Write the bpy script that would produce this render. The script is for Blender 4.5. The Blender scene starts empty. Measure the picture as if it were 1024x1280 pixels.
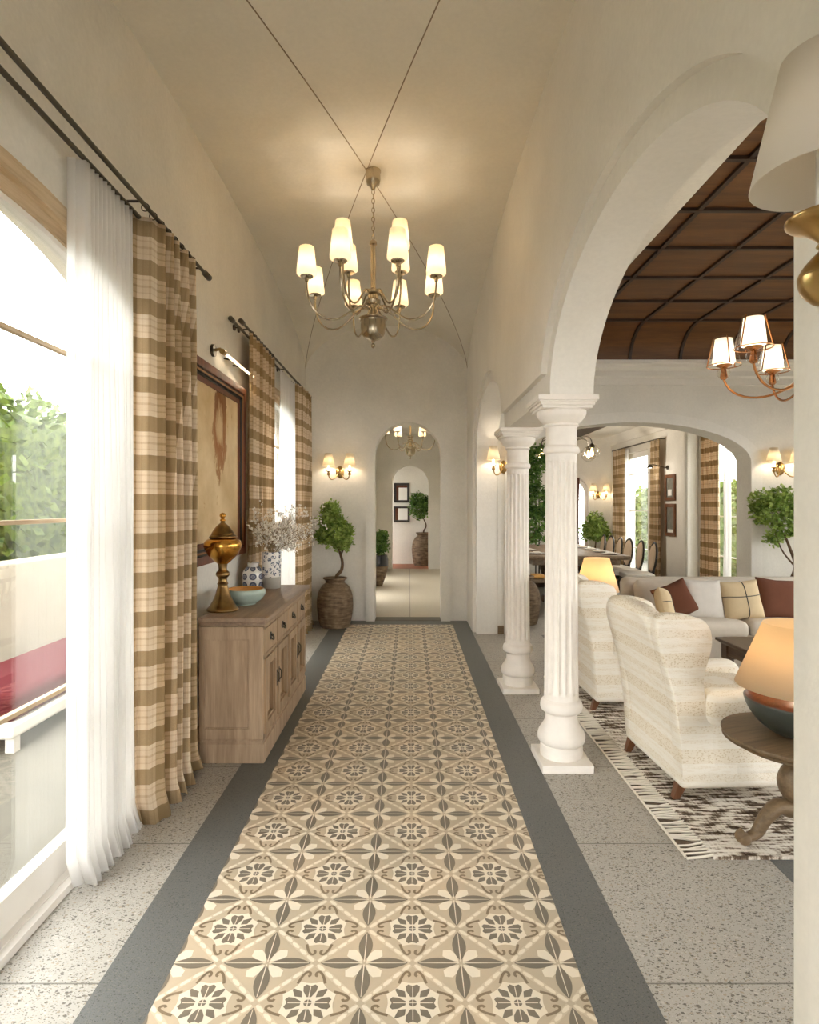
import bpy, math, random
from math import sin, cos, pi, sqrt, radians as R
random.seed(7)
SC = bpy.context.scene
COL = SC.collection

# ------------------------------------------------------------------ camera, world, light, exposure
cam_d = bpy.data.cameras.new('camera'); cam = bpy.data.objects.new('camera', cam_d); COL.objects.link(cam)
cam.location = (0, 0, 1.5); cam.rotation_euler = (R(90), 0, 0)
cam_d.sensor_fit = 'HORIZONTAL'; cam_d.sensor_width = 36.0
cam_d.lens = 36.0 * 750 / 1024
cam_d.shift_y = -8 / 1024
cam_d.clip_start = 0.02
SC.camera = cam

SKY_STRENGTH = 6.3
SKY_COLOR = (1.0, 0.985, 0.965)
LAMP = 0.42
w = bpy.data.worlds.new('sky'); SC.world = w; w.use_nodes = True
bg = w.node_tree.nodes['Background']; bg.inputs[0].default_value = SKY_COLOR + (1,); bg.inputs[1].default_value = SKY_STRENGTH

vs = SC.view_settings
SC.display_settings.display_device = 'sRGB'
vs.view_transform = 'Standard'; vs.look = 'None'; vs.gamma = 1.0; vs.use_curve_mapping = False
vs.exposure = 0.88
SC.cycles.max_bounces = 10; SC.cycles.diffuse_bounces = 6; SC.cycles.transparent_max_bounces = 16
SC.cycles.sample_clamp_indirect = 6.0
SC.cycles.caustics_reflective = False; SC.cycles.caustics_refractive = False
SC.cycles.use_denoising = True

# ------------------------------------------------------------------ node helpers
def lin(c):
    return tuple((x / 12.92 if x <= .04045 else ((x + .055) / 1.055) ** 2.4) for x in (v / 255 for v in c))

class NT:
    def __init__(s, name):
        s.m = bpy.data.materials.new(name); s.m.use_nodes = True
        s.t = s.m.node_tree; s.b = s.t.nodes['Principled BSDF']; s.out = s.t.nodes['Material Output']
    def n(s, typ, **kw):
        x = s.t.nodes.new(typ)
        for k, v in kw.items(): setattr(x, k, v)
        return x
    def put(s, sock, v):
        if isinstance(v, bpy.types.NodeSocket): s.t.links.new(v, sock)
        elif isinstance(v, (tuple, list)) and len(v) == 3 and sock.type == 'RGBA': sock.default_value = tuple(v) + (1,)
        else: sock.default_value = v
    def math(s, op, a, b=0.0, c=None):
        x = s.n('ShaderNodeMath', operation=op); s.put(x.inputs[0], a); s.put(x.inputs[1], b)
        if c is not None: s.put(x.inputs[2], c)
        return x.outputs[0]
    def mix(s, f, a, b):
        x = s.n('ShaderNodeMix', data_type='RGBA'); s.put(x.inputs[0], f); s.put(x.inputs[6], a); s.put(x.inputs[7], b)
        return x.outputs[2]
    def coords(s, kind='Object', scale=(1, 1, 1), rot=(0, 0, 0)):
        tc = s.n('ShaderNodeTexCoord'); mp = s.n('ShaderNodeMapping'); s.t.links.new(tc.outputs[kind], mp.inputs[0])
        mp.inputs['Scale'].default_value = scale; mp.inputs['Rotation'].default_value = rot
        return mp.outputs[0]
    def noise(s, vec, scale, detail=4, rough=.55):
        x = s.n('ShaderNodeTexNoise'); s.put(x.inputs['Vector'], vec); x.inputs['Scale'].default_value = scale
        x.inputs['Detail'].default_value = detail; x.inputs['Roughness'].default_value = rough
        return x.outputs[0]
    def vor(s, vec, scale):
        x = s.n('ShaderNodeTexVoronoi'); s.put(x.inputs['Vector'], vec); x.inputs['Scale'].default_value = scale
        return x
    def ramp(s, f, stops, interp='LINEAR'):
        x = s.n('ShaderNodeValToRGB'); s.put(x.inputs[0], f); r = x.color_ramp; r.interpolation = interp
        while len(r.elements) < len(stops): r.elements.new(.5)
        for e, (p, c) in zip(r.elements, stops):
            e.position = p; e.color = (tuple(c) + (1,)) if not isinstance(c, (int, float)) else (c, c, c, 1)
        return x.outputs[0]
    def bump(s, h, strength, dist=.01):
        x = s.n('ShaderNodeBump'); s.put(x.inputs['Height'], h); x.inputs['Strength'].default_value = strength
        x.inputs['Distance'].default_value = dist; s.t.links.new(x.outputs[0], s.b.inputs['Normal'])
    def base(s, c, rough=.5, metal=0.0, spec=.5):
        s.put(s.b.inputs['Base Color'], c); s.put(s.b.inputs['Roughness'], rough)
        s.b.inputs['Metallic'].default_value = metal; s.b.inputs['Specular IOR Level'].default_value = spec
        return s.m

def plain(name, col, rough=.5, metal=0.0, var=0.0, vscale=8, bump=0.0, bscale=80, spec=.5):
    t = NT(name); c = lin(col)
    if var:
        f = t.noise(t.coords(), vscale)
        a = tuple(max(0, v * (1 - var)) for v in c); b = tuple(min(1, v * (1 + var)) for v in c)
        t.base(t.ramp(f, [(.3, a), (.7, b)]), rough, metal, spec)
    else: t.base(c, rough, metal, spec)
    if bump: t.bump(t.noise(t.coords(), bscale), bump)
    return t.m

def wood(name, dark, light, axis=1, scale=6, rough=.5, bump=.15):
    t = NT(name); sc = [9, 9, 9]; sc[axis] = .6
    v = t.coords(scale=tuple(sc)); f = t.noise(v, scale / 3, 8, .65)
    g = t.noise(t.coords(scale=tuple(k * 4 for k in sc)), 3, 3)
    k = t.math('ADD', t.math('MULTIPLY', f, .7), t.math('MULTIPLY', g, .3))
    t.base(t.ramp(k, [(.36, lin(dark)), (.66, lin(light))]), rough)
    t.bump(g, bump, .004)
    return t.m

def fabric(name, col, rough=.95, bump=.4, scale=400, var=.06):
    t = NT(name); c = lin(col)
    f = t.noise(t.coords(), 14); g = t.noise(t.coords(), scale, 2)
    a = tuple(v * (1 - var) for v in c); b = tuple(min(1, v * (1 + var)) for v in c)
    t.base(t.ramp(t.math('ADD', t.math('MULTIPLY', f, .5), t.math('MULTIPLY', g, .5)), [(.35, a), (.65, b)]), rough, 0, .15)
    t.bump(g, bump, .003)
    return t.m

def leafmat(name, c1, c2):
    t = NT(name); f = t.noise(t.coords(), 11, 2)
    c = t.ramp(f, [(.35, lin(c1)), (.65, lin(c2))])
    t.base(c, .55, 0, .3)
    tr = t.n('ShaderNodeBsdfTranslucent'); t.put(tr.inputs[0], c)
    mx = t.n('ShaderNodeMixShader'); mx.inputs[0].default_value = .25
    t.t.links.new(t.b.outputs[0], mx.inputs[1]); t.t.links.new(tr.outputs[0], mx.inputs[2])
    t.t.links.new(mx.outputs[0], t.out.inputs[0])
    return t.m

def glassmat(name, tint=(1, 1, 1), ior=1.5):
    t = NT(name); t.t.nodes.remove(t.b)
    ge = t.n('ShaderNodeNewGeometry'); dt_ = t.n('ShaderNodeVectorMath', operation='DOT_PRODUCT')
    t.t.links.new(ge.outputs['Normal'], dt_.inputs[0]); t.t.links.new(ge.outputs['Incoming'], dt_.inputs[1])
    f0 = ((ior - 1) / (ior + 1)) ** 2
    k = t.math('POWER', t.math('SUBTRACT', 1.0, t.math('ABSOLUTE', dt_.outputs['Value'])), 5.0)
    fr = t.math('ADD', f0, t.math('MULTIPLY', k, 1 - f0))
    tr = t.n('ShaderNodeBsdfTransparent'); tr.inputs[0].default_value = tint + (1,)
    gl = t.n('ShaderNodeBsdfGlossy'); gl.inputs['Roughness'].default_value = .01
    mx = t.n('ShaderNodeMixShader'); t.t.links.new(fr, mx.inputs[0])
    t.t.links.new(tr.outputs[0], mx.inputs[1]); t.t.links.new(gl.outputs[0], mx.inputs[2])
    t.t.links.new(mx.outputs[0], t.out.inputs[0])
    return t.m

def shademat(name, col, trans=.6, emit=0.0):
    t = NT(name); c = lin(col); t.base(c, .8, 0, .2)
    tr = t.n('ShaderNodeBsdfTranslucent'); tr.inputs[0].default_value = c + (1,)
    mx = t.n('ShaderNodeMixShader'); mx.inputs[0].default_value = trans
    t.t.links.new(t.b.outputs[0], mx.inputs[1]); t.t.links.new(tr.outputs[0], mx.inputs[2])
    t.t.links.new(mx.outputs[0], t.out.inputs[0])
    if emit:
        t.b.inputs['Emission Color'].default_value = c + (1,); t.b.inputs['Emission Strength'].default_value = emit
    return t.m

def emitmat(name, col, s):
    t = NT(name); t.base(lin(col), .5); t.b.inputs['Emission Color'].default_value = lin(col) + (1,)
    t.b.inputs['Emission Strength'].default_value = s
    return t.m

def plaster(name, col, var=.07):
    t = NT(name); c = lin(col); v = t.coords()
    f = t.noise(v, 2.2, 6, .6); g = t.noise(v, 40, 5, .6); h = t.noise(v, 9, 4)
    a = tuple(k * (1 - var) for k in c); b = tuple(min(1, k * (1 + var)) for k in c)
    t.base(t.ramp(t.math('ADD', t.math('MULTIPLY', f, .6), t.math('MULTIPLY', g, .4)), [(.35, a), (.65, b)]), .92, 0, .2)
    t.bump(t.math('ADD', h, t.math('MULTIPLY', g, .5)), .18, .012)
    return t.m

# ------------------------------------------------------------------ materials
M = {}
M['plaster'] = plaster('warm plaster', (229, 225, 216))
M['plaster_light'] = plaster('pale plaster', (234, 230, 222), .05)
M['ceiling'] = plaster('ceiling plaster', (227, 222, 210), .05)
M['stone'] = plain('white column stone', (240, 234, 226), .7, var=.03, vscale=20, bump=.08, bscale=120, spec=.3)
M['white_paint'] = plain('white painted timber', (236, 232, 226), .45, var=.02)
M['pale_wood'] = wood('pale casing wood', (176, 150, 116), (214, 192, 160), 1)
M['iron'] = plain('dark bronze rod', (88, 82, 72), .45, .7)
M['brass'] = plain('aged brass', (176, 146, 96), .28, 1.0, var=.12, vscale=20)
M['copper'] = plain('polished copper', (190, 132, 84), .22, 1.0)
M['nickel'] = plain('antique nickel', (176, 164, 142), .25, 1.0, var=.1)
M['bronze_gold'] = plain('gilded bronze', (214, 160, 76), .22, 1.0, var=.25, vscale=9)
M['bronze_dark'] = plain('patinated bronze', (140, 112, 72), .3, 1.0, var=.35, vscale=16)
M['console'] = wood('console oak', (158, 134, 110), (198, 174, 146), 2, 6, .55)
M['console_front'] = wood('console front oak', (146, 122, 96), (186, 160, 130), 2, 6, .5)
M['console_top'] = wood('console top oak', (124, 104, 88), (166, 142, 118), 1, 6, .5)
M['dark_wood'] = wood('dark table wood', (58, 42, 30), (98, 74, 54), 1, 6, .35)
M['walnut'] = wood('walnut ceiling', (84, 50, 18), (124, 80, 34), 0, 4, .5)
M['walnut_batten'] = wood('walnut batten', (44, 28, 16), (66, 44, 28), 0, 4, .5)
M['grey_wood'] = wood('weathered wood', (96, 78, 56), (142, 118, 88), 0, 6, .5)
M['table_wood'] = wood('dining table wood', (110, 90, 70), (156, 134, 108), 1, 6, .45)
M['leg_wood'] = wood('leg wood', (86, 54, 34), (124, 82, 54), 2, 6, .4)
M['frame_wood'] = wood('picture frame wood', (84, 42, 24), (132, 72, 44), 2, 6, .35)
M['black_wood'] = plain('black painted wood', (44, 40, 36), .4)
M['gold'] = plain('gilt liner', (170, 120, 70), .4, .5)
M['leaf'] = leafmat('leaf', (104, 134, 56), (180, 200, 112))
M['leaf_dark'] = leafmat('dark leaf', (64, 100, 48), (130, 164, 84))
M['bark'] = plain('bark', (92, 70, 48), .9, var=.3, vscale=40, bump=.4)
M['soil'] = plain('soil', (60, 46, 36), 1.0)
M['white_linen'] = fabric('white linen', (236, 230, 220))
M['sofa'] = fabric('sofa linen', (206, 196, 182))
M['sofa_pillow'] = fabric('light grey linen', (204, 198, 190))
M['brown_fabric'] = fabric('brown linen', (104, 66, 50))
M['beige_fabric'] = fabric('beige linen', (204, 184, 150))
M['seat_white'] = fabric('white seat linen', (240, 236, 228))
M['back_beige'] = fabric('beige chair linen', (206, 184, 158))
M['glass'] = glassmat('window glass', (.97, .98, .97), 2.0)
M['clear_glass'] = glassmat('clear globe glass', (.98, .97, .94), 1.4)
M['milk'] = shademat('opal glass shade', (250, 236, 208), .10)
M['shade_white'] = shademat('white lamp shade', (246, 240, 230), .5)
M['shade_cream'] = shademat('cream lamp shade', (250, 242, 224), .22)
M['shade_tan'] = shademat('tan lamp shade', (244, 224, 190), .6)
M['bulb'] = emitmat('warm bulb', (255, 214, 150), 6.0)
M['tube'] = emitmat('lit tube', (255, 236, 196), 1.3)
M['ceramic_green'] = plain('celadon glaze', (172, 190, 180), .15, var=.06)
M['ceramic_white'] = plain('white ceramic', (232, 230, 226), .25)
M['ceramic_grey'] = plain('grey ceramic', (176, 172, 164), .5)
M['ochre'] = plain('ochre glaze', (220, 164, 84), .3)
M['blossom'] = plain('white blossom', (246, 240, 230), .8)
M['twig'] = plain('dry twig', (150, 130, 100), .9)
M['dark_ceramic'] = plain('dark green grey ceramic', (66, 70, 64), .4, var=.15)
M['mirror_pot'] = plain('dark glazed band', (30, 28, 26), .15)
M['paper'] = plain('white print', (240, 238, 232), .6)
M['grey_print'] = plain('grey print', (120, 118, 108), .5, var=.3, vscale=12)
M['red_fabric'] = fabric('dull red cushion', (84, 18, 28))
M['threshold'] = plain('dark threshold stone', (92, 86, 74), .6, var=.1)
M['terracotta'] = plain('terracotta floor', (150, 92, 66), .5, var=.15)
M['paving'] = plain('grey paving', (96, 92, 82), .8, var=.12, vscale=3)
M['hedge'] = leafmat('hedge leaf', (50, 74, 20), (104, 122, 46))
M['garden_wall'] = plain('pale garden wall', (176, 168, 154), .9, var=.08, vscale=3)
M['trunk'] = M['bark']
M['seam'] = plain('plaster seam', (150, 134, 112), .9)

def pot_mat():
    t = NT('weathered clay'); v = t.coords(scale=(2, 2, 14)); f = t.noise(v, 3, 6, .6); g = t.noise(t.coords(), 14, 5)
    k = t.math('ADD', t.math('MULTIPLY', f, .6), t.math('MULTIPLY', g, .4))
    t.base(t.ramp(k, [(.36, lin((70, 54, 40))), (.5, lin((112, 92, 70))), (.66, lin((150, 130, 104)))]), .75)
    t.bump(k, .5, .01); return t.m
M['clay'] = pot_mat()

def terrazzo(name, base, chips, joints=True, fine=1.0):
    t = NT(name); v = t.coords()
    nz = t.noise(v, 1.3, 3); col = t.mix(nz, lin(base), tuple(min(1, c * 1.12) for c in lin(base)))
    for sc, keep, r in ((62 * fine, .45, .36), (105 * fine, .5, .32), (150 * fine, .45, .34)):
        vd = t.coords(scale=(1, 1.5, 1), rot=(0, 0, sc)); vo = t.vor(vd, sc)
        sp = t.n('ShaderNodeSeparateColor'); t.t.links.new(vo.outputs['Color'], sp.inputs[0])
        k = t.math('MULTIPLY', t.math('LESS_THAN', vo.outputs['Distance'], r), t.math('GREATER_THAN', sp.outputs[0], keep))
        cc = t.ramp(sp.outputs[1], [(i / len(chips), lin(c)) for i, c in enumerate(chips)], 'CONSTANT')
        col = t.mix(t.math('MULTIPLY', k, .8), col, cc)
    if joints:
        sx = t.n('ShaderNodeSeparateXYZ'); t.t.links.new(v, sx.inputs[0])
        y = t.math('FLOORED_MODULO', t.math('SUBTRACT', sx.outputs[1], 1.88), .78)
        k = t.math('LESS_THAN', y, .006)
        col = t.mix(t.math('MULTIPLY', k, .75), col, lin((90, 88, 78)))
        k2 = t.math('LESS_THAN', t.math('ABSOLUTE', t.math('SUBTRACT', sx.outputs[0], .94)), .0025)
        col = t.mix(t.math('MULTIPLY', k2, .25), col, lin((120, 114, 100)))
    t.base(col, .5, 0, .4)
    return t.m
M['terrazzo'] = terrazzo('pale terrazzo', (170, 166, 158), [(66, 60, 52), (128, 120, 106), (196, 190, 182), (90, 84, 74), (156, 142, 122)])
M['corridor_floor'] = terrazzo('corridor terrazzo', (180, 170, 150), [(160, 148, 128), (196, 186, 168)], False)
M['border'] = terrazzo('dark border terrazzo', (100, 101, 99), [(64, 66, 64), (118, 116, 108), (94, 94, 88)], False, 1.8)

def tilemat(name, col, var=.1):
    t = NT(name); c = lin(col); v = t.coords(); f = t.noise(v, 3.3, 3); h = t.noise(v, 60, 4)
    a = tuple(k * (1 - var) for k in c); b = (min(1, c[0] * (1 + var * 1.3)), c[1] * (1 + var * .7), c[2] * (1 + var * .3))
    t.base(t.mix(t.math('MULTIPLY', h, .25), t.ramp(f, [(.35, a), (.68, b)]), tuple(k * .8 for k in c)), .42, 0, .4)
    return t.m
M['tile_base'] = tilemat('beige cement tile', (198, 183, 159))
M['tile_dark'] = tilemat('taupe cement tile', (126, 118, 104), .12)
M['tile_cream'] = tilemat('cream cement tile', (234, 223, 203), .06)
M['tile_mid'] = tilemat('pale cement tile', (210, 196, 172), .08)
M['tile_line'] = tilemat('brown cement line', (136, 120, 98), .1)

def plaidmat():
    t = NT('plaid wool'); tc = t.n('ShaderNodeTexCoord'); sp = t.n('ShaderNodeSeparateXYZ'); t.t.links.new(tc.outputs['UV'], sp.inputs[0])
    def stripes(s, per):
        m = t.math('DIVIDE', t.math('FLOORED_MODULO', s, per), per)
        return t.ramp(m, [(0, 1.0), (.40, .0), (.53, .3), (.56, 0.08), (.68, .42), (.74, .05), (.86, .3), (.9, 0.02)], 'CONSTANT')
    a = stripes(sp.outputs[0], .19); b = stripes(sp.outputs[1], .185)
    s = t.math('MULTIPLY', t.math('ADD', t.math('MULTIPLY', a, .42), t.math('MULTIPLY', b, .58)), 1.0)
    g = t.noise(t.coords(), 300, 2)
    s = t.math('ADD', s, t.math('MULTIPLY', t.math('SUBTRACT', g, .5), .25))
    c = t.ramp(s, [(0.0, lin((240, 224, 200))), (.4, lin((212, 188, 154))), (.62, lin((186, 162, 126))), (1.0, lin((164, 140, 104)))])
    t.base(c, .95, 0, .1); t.bump(g, .3, .003)
    tr = t.n('ShaderNodeBsdfTranslucent'); t.put(tr.inputs[0], c)
    mx = t.n('ShaderNodeMixShader'); mx.inputs[0].default_value = .3
    t.t.links.new(t.b.outputs[0], mx.inputs[1]); t.t.links.new(tr.outputs[0], mx.inputs[2]); t.t.links.new(mx.outputs[0], t.out.inputs[0])
    return t.m
M['plaid'] = plaidmat()

def sheermat(name, col, tr=.55, alpha=.1):
    t = NT(name); c = lin(col); t.base(c, .95, 0, .1)
    a = t.n('ShaderNodeBsdfTranslucent'); a.inputs[0].default_value = c + (1,)
    b = t.n('ShaderNodeBsdfTransparent')
    m1 = t.n('ShaderNodeMixShader'); m1.inputs[0].default_value = tr
    m2 = t.n('ShaderNodeMixShader'); m2.inputs[0].default_value = alpha
    t.t.links.new(t.b.outputs[0], m1.inputs[1]); t.t.links.new(a.outputs[0], m1.inputs[2])
    t.t.links.new(m1.outputs[0], m2.inputs[1]); t.t.links.new(b.outputs[0], m2.inputs[2]); t.t.links.new(m2.outputs[0], t.out.inputs[0])
    return t.m
M['sheer'] = sheermat('white sheer voile', (252, 251, 250), .66, .2)

def knitmat():
    t = NT('striped knit'); v = t.coords(); sp = t.n('ShaderNodeSeparateXYZ'); t.t.links.new(v, sp.inputs[0])
    z = t.math('DIVIDE', t.math('FLOORED_MODULO', t.math('ADD', sp.outputs[2], .03), .24), .24)
    band = t.ramp(z, [(0, .9), (.3, 0.0), (.42, .35), (.5, 0), (.62, .55), (.78, 0), (.9, .25), (.95, 0)], 'CONSTANT')
    vo = t.vor(t.coords(scale=(1, 1, 1.6)), 75); hole = t.math('LESS_THAN', vo.outputs['Distance'], .34)
    g = t.noise(v, 260, 2); r = t.noise(t.coords(scale=(1, 1, 9)), 14, 3)
    k = t.math('MULTIPLY', hole, band)
    c = t.mix(t.math('MULTIPLY', k, .7), t.mix(t.math('MULTIPLY', band, .6), lin((246, 240, 228)), lin((236, 224, 202))), lin((206, 186, 150)))
    c = t.mix(t.math('MULTIPLY', t.math('GREATER_THAN', r, .56), .25), c, lin((226, 212, 188)))
    t.base(c, .95, 0, .1)
    t.bump(t.math('SUBTRACT', g, t.math('MULTIPLY', k, .8)), .5, .005)
    return t.m
M['knit'] = knitmat()

def rugmat():
    t = NT('woven rug'); f = t.noise(t.coords(scale=(1.3, 7.0, 1), rot=(0, 0, R(-38))), 6, 6, .65)
    h = t.noise(t.coords(scale=(13.0, 2.0, 1), rot=(0, 0, R(-38))), 6, 5, .65)
    vo = t.vor(t.coords(scale=(1, 1, 1), rot=(0, 0, R(45))), 2.3); vo.distance = 'CHEBYCHEV'
    w_ = t.math('SINE', t.math('MULTIPLY', vo.outputs['Distance'], 30.0))
    m_ = t.noise(t.coords(), 2.6, 3)
    k = t.math('ADD', t.math('ADD', f, t.math('MULTIPLY', h, .3)), t.math('ADD', t.math('MULTIPLY', w_, .035), t.math('MULTIPLY', m_, .25)))
    c = t.ramp(k, [(.70, lin((238, 232, 222))), (.775, lin((206, 196, 182))), (.815, lin((122, 106, 90))), (.92, lin((66, 54, 44)))])
    t.base(c, 1.0, 0, .05); t.bump(f, .5, .02); return t.m
M['rug'] = rugmat()
M['fringe_shade'] = plain('painted fringe shade', (96, 82, 66), 1.0, var=.3, vscale=30)
M['fringe'] = plain('rug fringe', (232, 224, 210), 1.0)

def canvasmat():
    # a warm beige canvas with one loose brown vertical brush smudge
    t = NT('beige canvas'); v = t.coords(); sp = t.n('ShaderNodeSeparateXYZ'); t.t.links.new(v, sp.inputs[0])
    n1 = t.noise(v, 3.2, 6, .6); n2 = t.noise(t.coords(scale=(1, 1, .5)), 11, 6, .7)
    yy = t.math('DIVIDE', t.math('SUBTRACT', sp.outputs[1], .13), .15); zz = t.math('DIVIDE', t.math('SUBTRACT', sp.outputs[2], .27), .33)
    d = t.math('SQRT', t.math('ADD', t.math('POWER', yy, 2.0), t.math('POWER', zz, 2.0)))
    d = t.math('ADD', d, t.math('MULTIPLY', t.math('SUBTRACT', n2, .5), 1.6))
    ring = t.ramp(d, [(.25, .15), (.62, 1.0), (.95, .75), (1.25, 0.0)])
    c = t.ramp(n1, [(.3, lin((204, 176, 132))), (.7, lin((232, 210, 172)))])
    c = t.mix(t.math('MULTIPLY', ring, .85), c, lin((146, 84, 38)))
    top = t.ramp(t.math('ADD', t.math('DIVIDE', t.math('SUBTRACT', sp.outputs[2], .18), .4), t.math('MULTIPLY', n2, .3)), [(.45, 0.0), (.75, .55)])
    c = t.mix(t.math('MULTIPLY', t.math('MULTIPLY', top, ring), .8), c, lin((84, 48, 26)))
    c = t.mix(t.math('MULTIPLY', t.math('GREATER_THAN', n2, .66), .5), c, lin((176, 128, 78)))
    t.base(c, .8, 0, .2); return t.m
M['canvas'] = canvasmat()

def dotmat():
    t = NT('blue dotted ceramic'); tc = t.n('ShaderNodeTexCoord'); mp = t.n('ShaderNodeMapping'); t.t.links.new(tc.outputs['UV'], mp.inputs[0])
    mp.inputs['Scale'].default_value = (7, 2.6, 1); fr = t.n('ShaderNodeVectorMath', operation='FRACTION'); t.t.links.new(mp.outputs[0], fr.inputs[0])
    sb = t.n('ShaderNodeVectorMath', operation='SUBTRACT'); t.t.links.new(fr.outputs[0], sb.inputs[0]); sb.inputs[1].default_value = (.5, .5, 0)
    ln = t.n('ShaderNodeVectorMath', operation='LENGTH'); t.t.links.new(sb.outputs[0], ln.inputs[0])
    c = t.ramp(ln.outputs['Value'], [(0, lin((120, 124, 140))), (.15, lin((170, 172, 182))), (.2, lin((90, 96, 116))), (.38, lin((236, 234, 230)))], 'CONSTANT')
    t.base(c, .25); return t.m
M['dots'] = dotmat()
def floralmat():
    t = NT('blue sprigged ceramic'); vo = t.vor(t.coords(), 30); n = t.noise(t.coords(), 70, 3)
    k = t.math('MULTIPLY', t.math('LESS_THAN', vo.outputs['Distance'], .45), t.math('GREATER_THAN', n, .47))
    t.base(t.mix(k, lin((236, 234, 230)), lin((98, 108, 128))), .25); return t.m
M['sprig'] = floralmat()

# ------------------------------------------------------------------ mesh builder
class MB:
    def __init__(s): s.v = []; s.f = []; s.mi = []; s.uv = None
    def add(s, vs, fs, m=0):
        o = len(s.v); s.v += [tuple(p) for p in vs]
        for f in fs: s.f.append(tuple(i + o for i in f)); s.mi.append(m)
        return s
    def box(s, x0, y0, z0, x1, y1, z1, m=0):
        v = [(x, y, z) for z in (z0, z1) for y in (y0, y1) for x in (x0, x1)]
        return s.add(v, [(0, 2, 3, 1), (4, 5, 7, 6), (0, 1, 5, 4), (2, 6, 7, 3), (0, 4, 6, 2), (1, 3, 7, 5)], m)
    def rbox(s, c, h, r, n=4, fn=None, m=0, div=3):
        # rounded box, centre c, half sizes h
        r = min(r, *[k * .999 for k in h])
        def axis(hh):
            a = hh - r
            out = [-(a + r * math.tan(pi / 4 * (1 - i / n))) for i in range(n)] + [-a + 2 * a * i / div for i in range(div + 1)]
            return out + [a + r * math.tan(pi / 4 * (i + 1) / n) for i in range(n)]
        ax = [axis(k) for k in h]; idx = {}
        vs = []; fs = []
        def vert(p):
            key = tuple(round(k, 6) for k in p)
            if key in idx: return idx[key]
            q = [max(-(h[i] - r), min(h[i] - r, p[i])) for i in range(3)]; d = [p[i] - q[i] for i in range(3)]
            L = sqrt(sum(k * k for k in d)) or 1; w_ = [q[i] + d[i] / L * r for i in range(3)]
            if fn: w_ = fn(*w_)
            vs.append((w_[0] + c[0], w_[1] + c[1], w_[2] + c[2])); idx[key] = len(vs) - 1; return idx[key]
        for a in range(3):
            b, d = (a + 1) % 3, (a + 2) % 3
            for sgn in (-1, 1):
                for i in range(len(ax[b]) - 1):
                    for j in range(len(ax[d]) - 1):
                        q = []
                        for (ii, jj) in ((i, j), (i + 1, j), (i + 1, j + 1), (i, j + 1)):
                            p = [0, 0, 0]; p[a] = sgn * h[a]; p[b] = ax[b][ii]; p[d] = ax[d][jj]; q.append(vert(p))
                        fs.append(tuple(q if sgn > 0 else q[::-1]))
        return s.add(vs, fs, m)
    def lathe(s, prof, seg=24, cx=0, cy=0, cz=0, m=0, fn=None):
        vs = []; fs = []; n = len(prof)
        for (r, z) in prof:
            for k in range(seg):
                a = 2 * pi * k / seg; rr = fn(r, z, a) if fn else r
                vs.append((cx + rr * cos(a), cy + rr * sin(a), cz + z))
        for i in range(n - 1):
            for k in range(seg):
                k2 = (k + 1) % seg; fs.append((i * seg + k, i * seg + k2, (i + 1) * seg + k2, (i + 1) * seg + k))
        if prof[0][0] > 1e-5: fs.append(tuple(range(seg))[::-1])
        if prof[-1][0] > 1e-5: fs.append(tuple((n - 1) * seg + k for k in range(seg)))
        return s.add(vs, fs, m)
    def shell(s, prof, seg=24, cx=0, cy=0, cz=0, m=0):
        vs = []; fs = []; n = len(prof)
        for (r, z) in prof:
            for k in range(seg):
                a = 2 * pi * k / seg; vs.append((cx + r * cos(a), cy + r * sin(a), cz + z))
        for i in range(n - 1):
            for k in range(seg):
                k2 = (k + 1) % seg; fs.append((i * seg + k, i * seg + k2, (i + 1) * seg + k2, (i + 1) * seg + k))
        return s.add(vs, fs, m)
    def tube(s, pts, rad, seg=8, m=0):
        n = len(pts); vs = []; fs = []
        if not isinstance(rad, (list, tuple)): rad = [rad] * n
        prev = None
        for i in range(n):
            a = pts[max(0, i - 1)]; b = pts[min(n - 1, i + 1)]
            d = [b[k] - a[k] for k in range(3)]; L = sqrt(sum(k * k for k in d)) or 1; d = [k / L for k in d]
            up = prev or ((0, 0, 1) if abs(d[2]) < .9 else (1, 0, 0))
            dt = sum(up[k] * d[k] for k in range(3)); u = [up[k] - dt * d[k] for k in range(3)]
            L = sqrt(sum(k * k for k in u)) or 1; u = [k / L for k in u]; prev = u
            v = [d[1] * u[2] - d[2] * u[1], d[2] * u[0] - d[0] * u[2], d[0] * u[1] - d[1] * u[0]]
            for k in range(seg):
                t = 2 * pi * k / seg
                vs.append(tuple(pts[i][q] + rad[i] * (cos(t) * u[q] + sin(t) * v[q]) for q in range(3)))
        for i in range(n - 1):
            for k in range(seg):
                k2 = (k + 1) % seg; fs.append((i * seg + k, i * seg + k2, (i + 1) * seg + k2, (i + 1) * seg + k))
        fs.append(tuple(range(seg))[::-1]); fs.append(tuple((n - 1) * seg + k for k in range(seg)))
        return s.add(vs, fs, m)
    def prism(s, poly, axis, a0, a1, m=0):
        # poly = list of 2-D points in the two other axes (in x,y,z order)
        n = len(poly)
        def P(p, a):
            q = list(p); q.insert(axis, a); return tuple(q)
        vs = [P(p, a0) for p in poly] + [P(p, a1) for p in poly]
        fs = [tuple(range(n))[::-1], tuple(range(n, 2 * n))] + [(i, (i + 1) % n, n + (i + 1) % n, n + i) for i in range(n)]
        return s.add(vs, fs, m)
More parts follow.
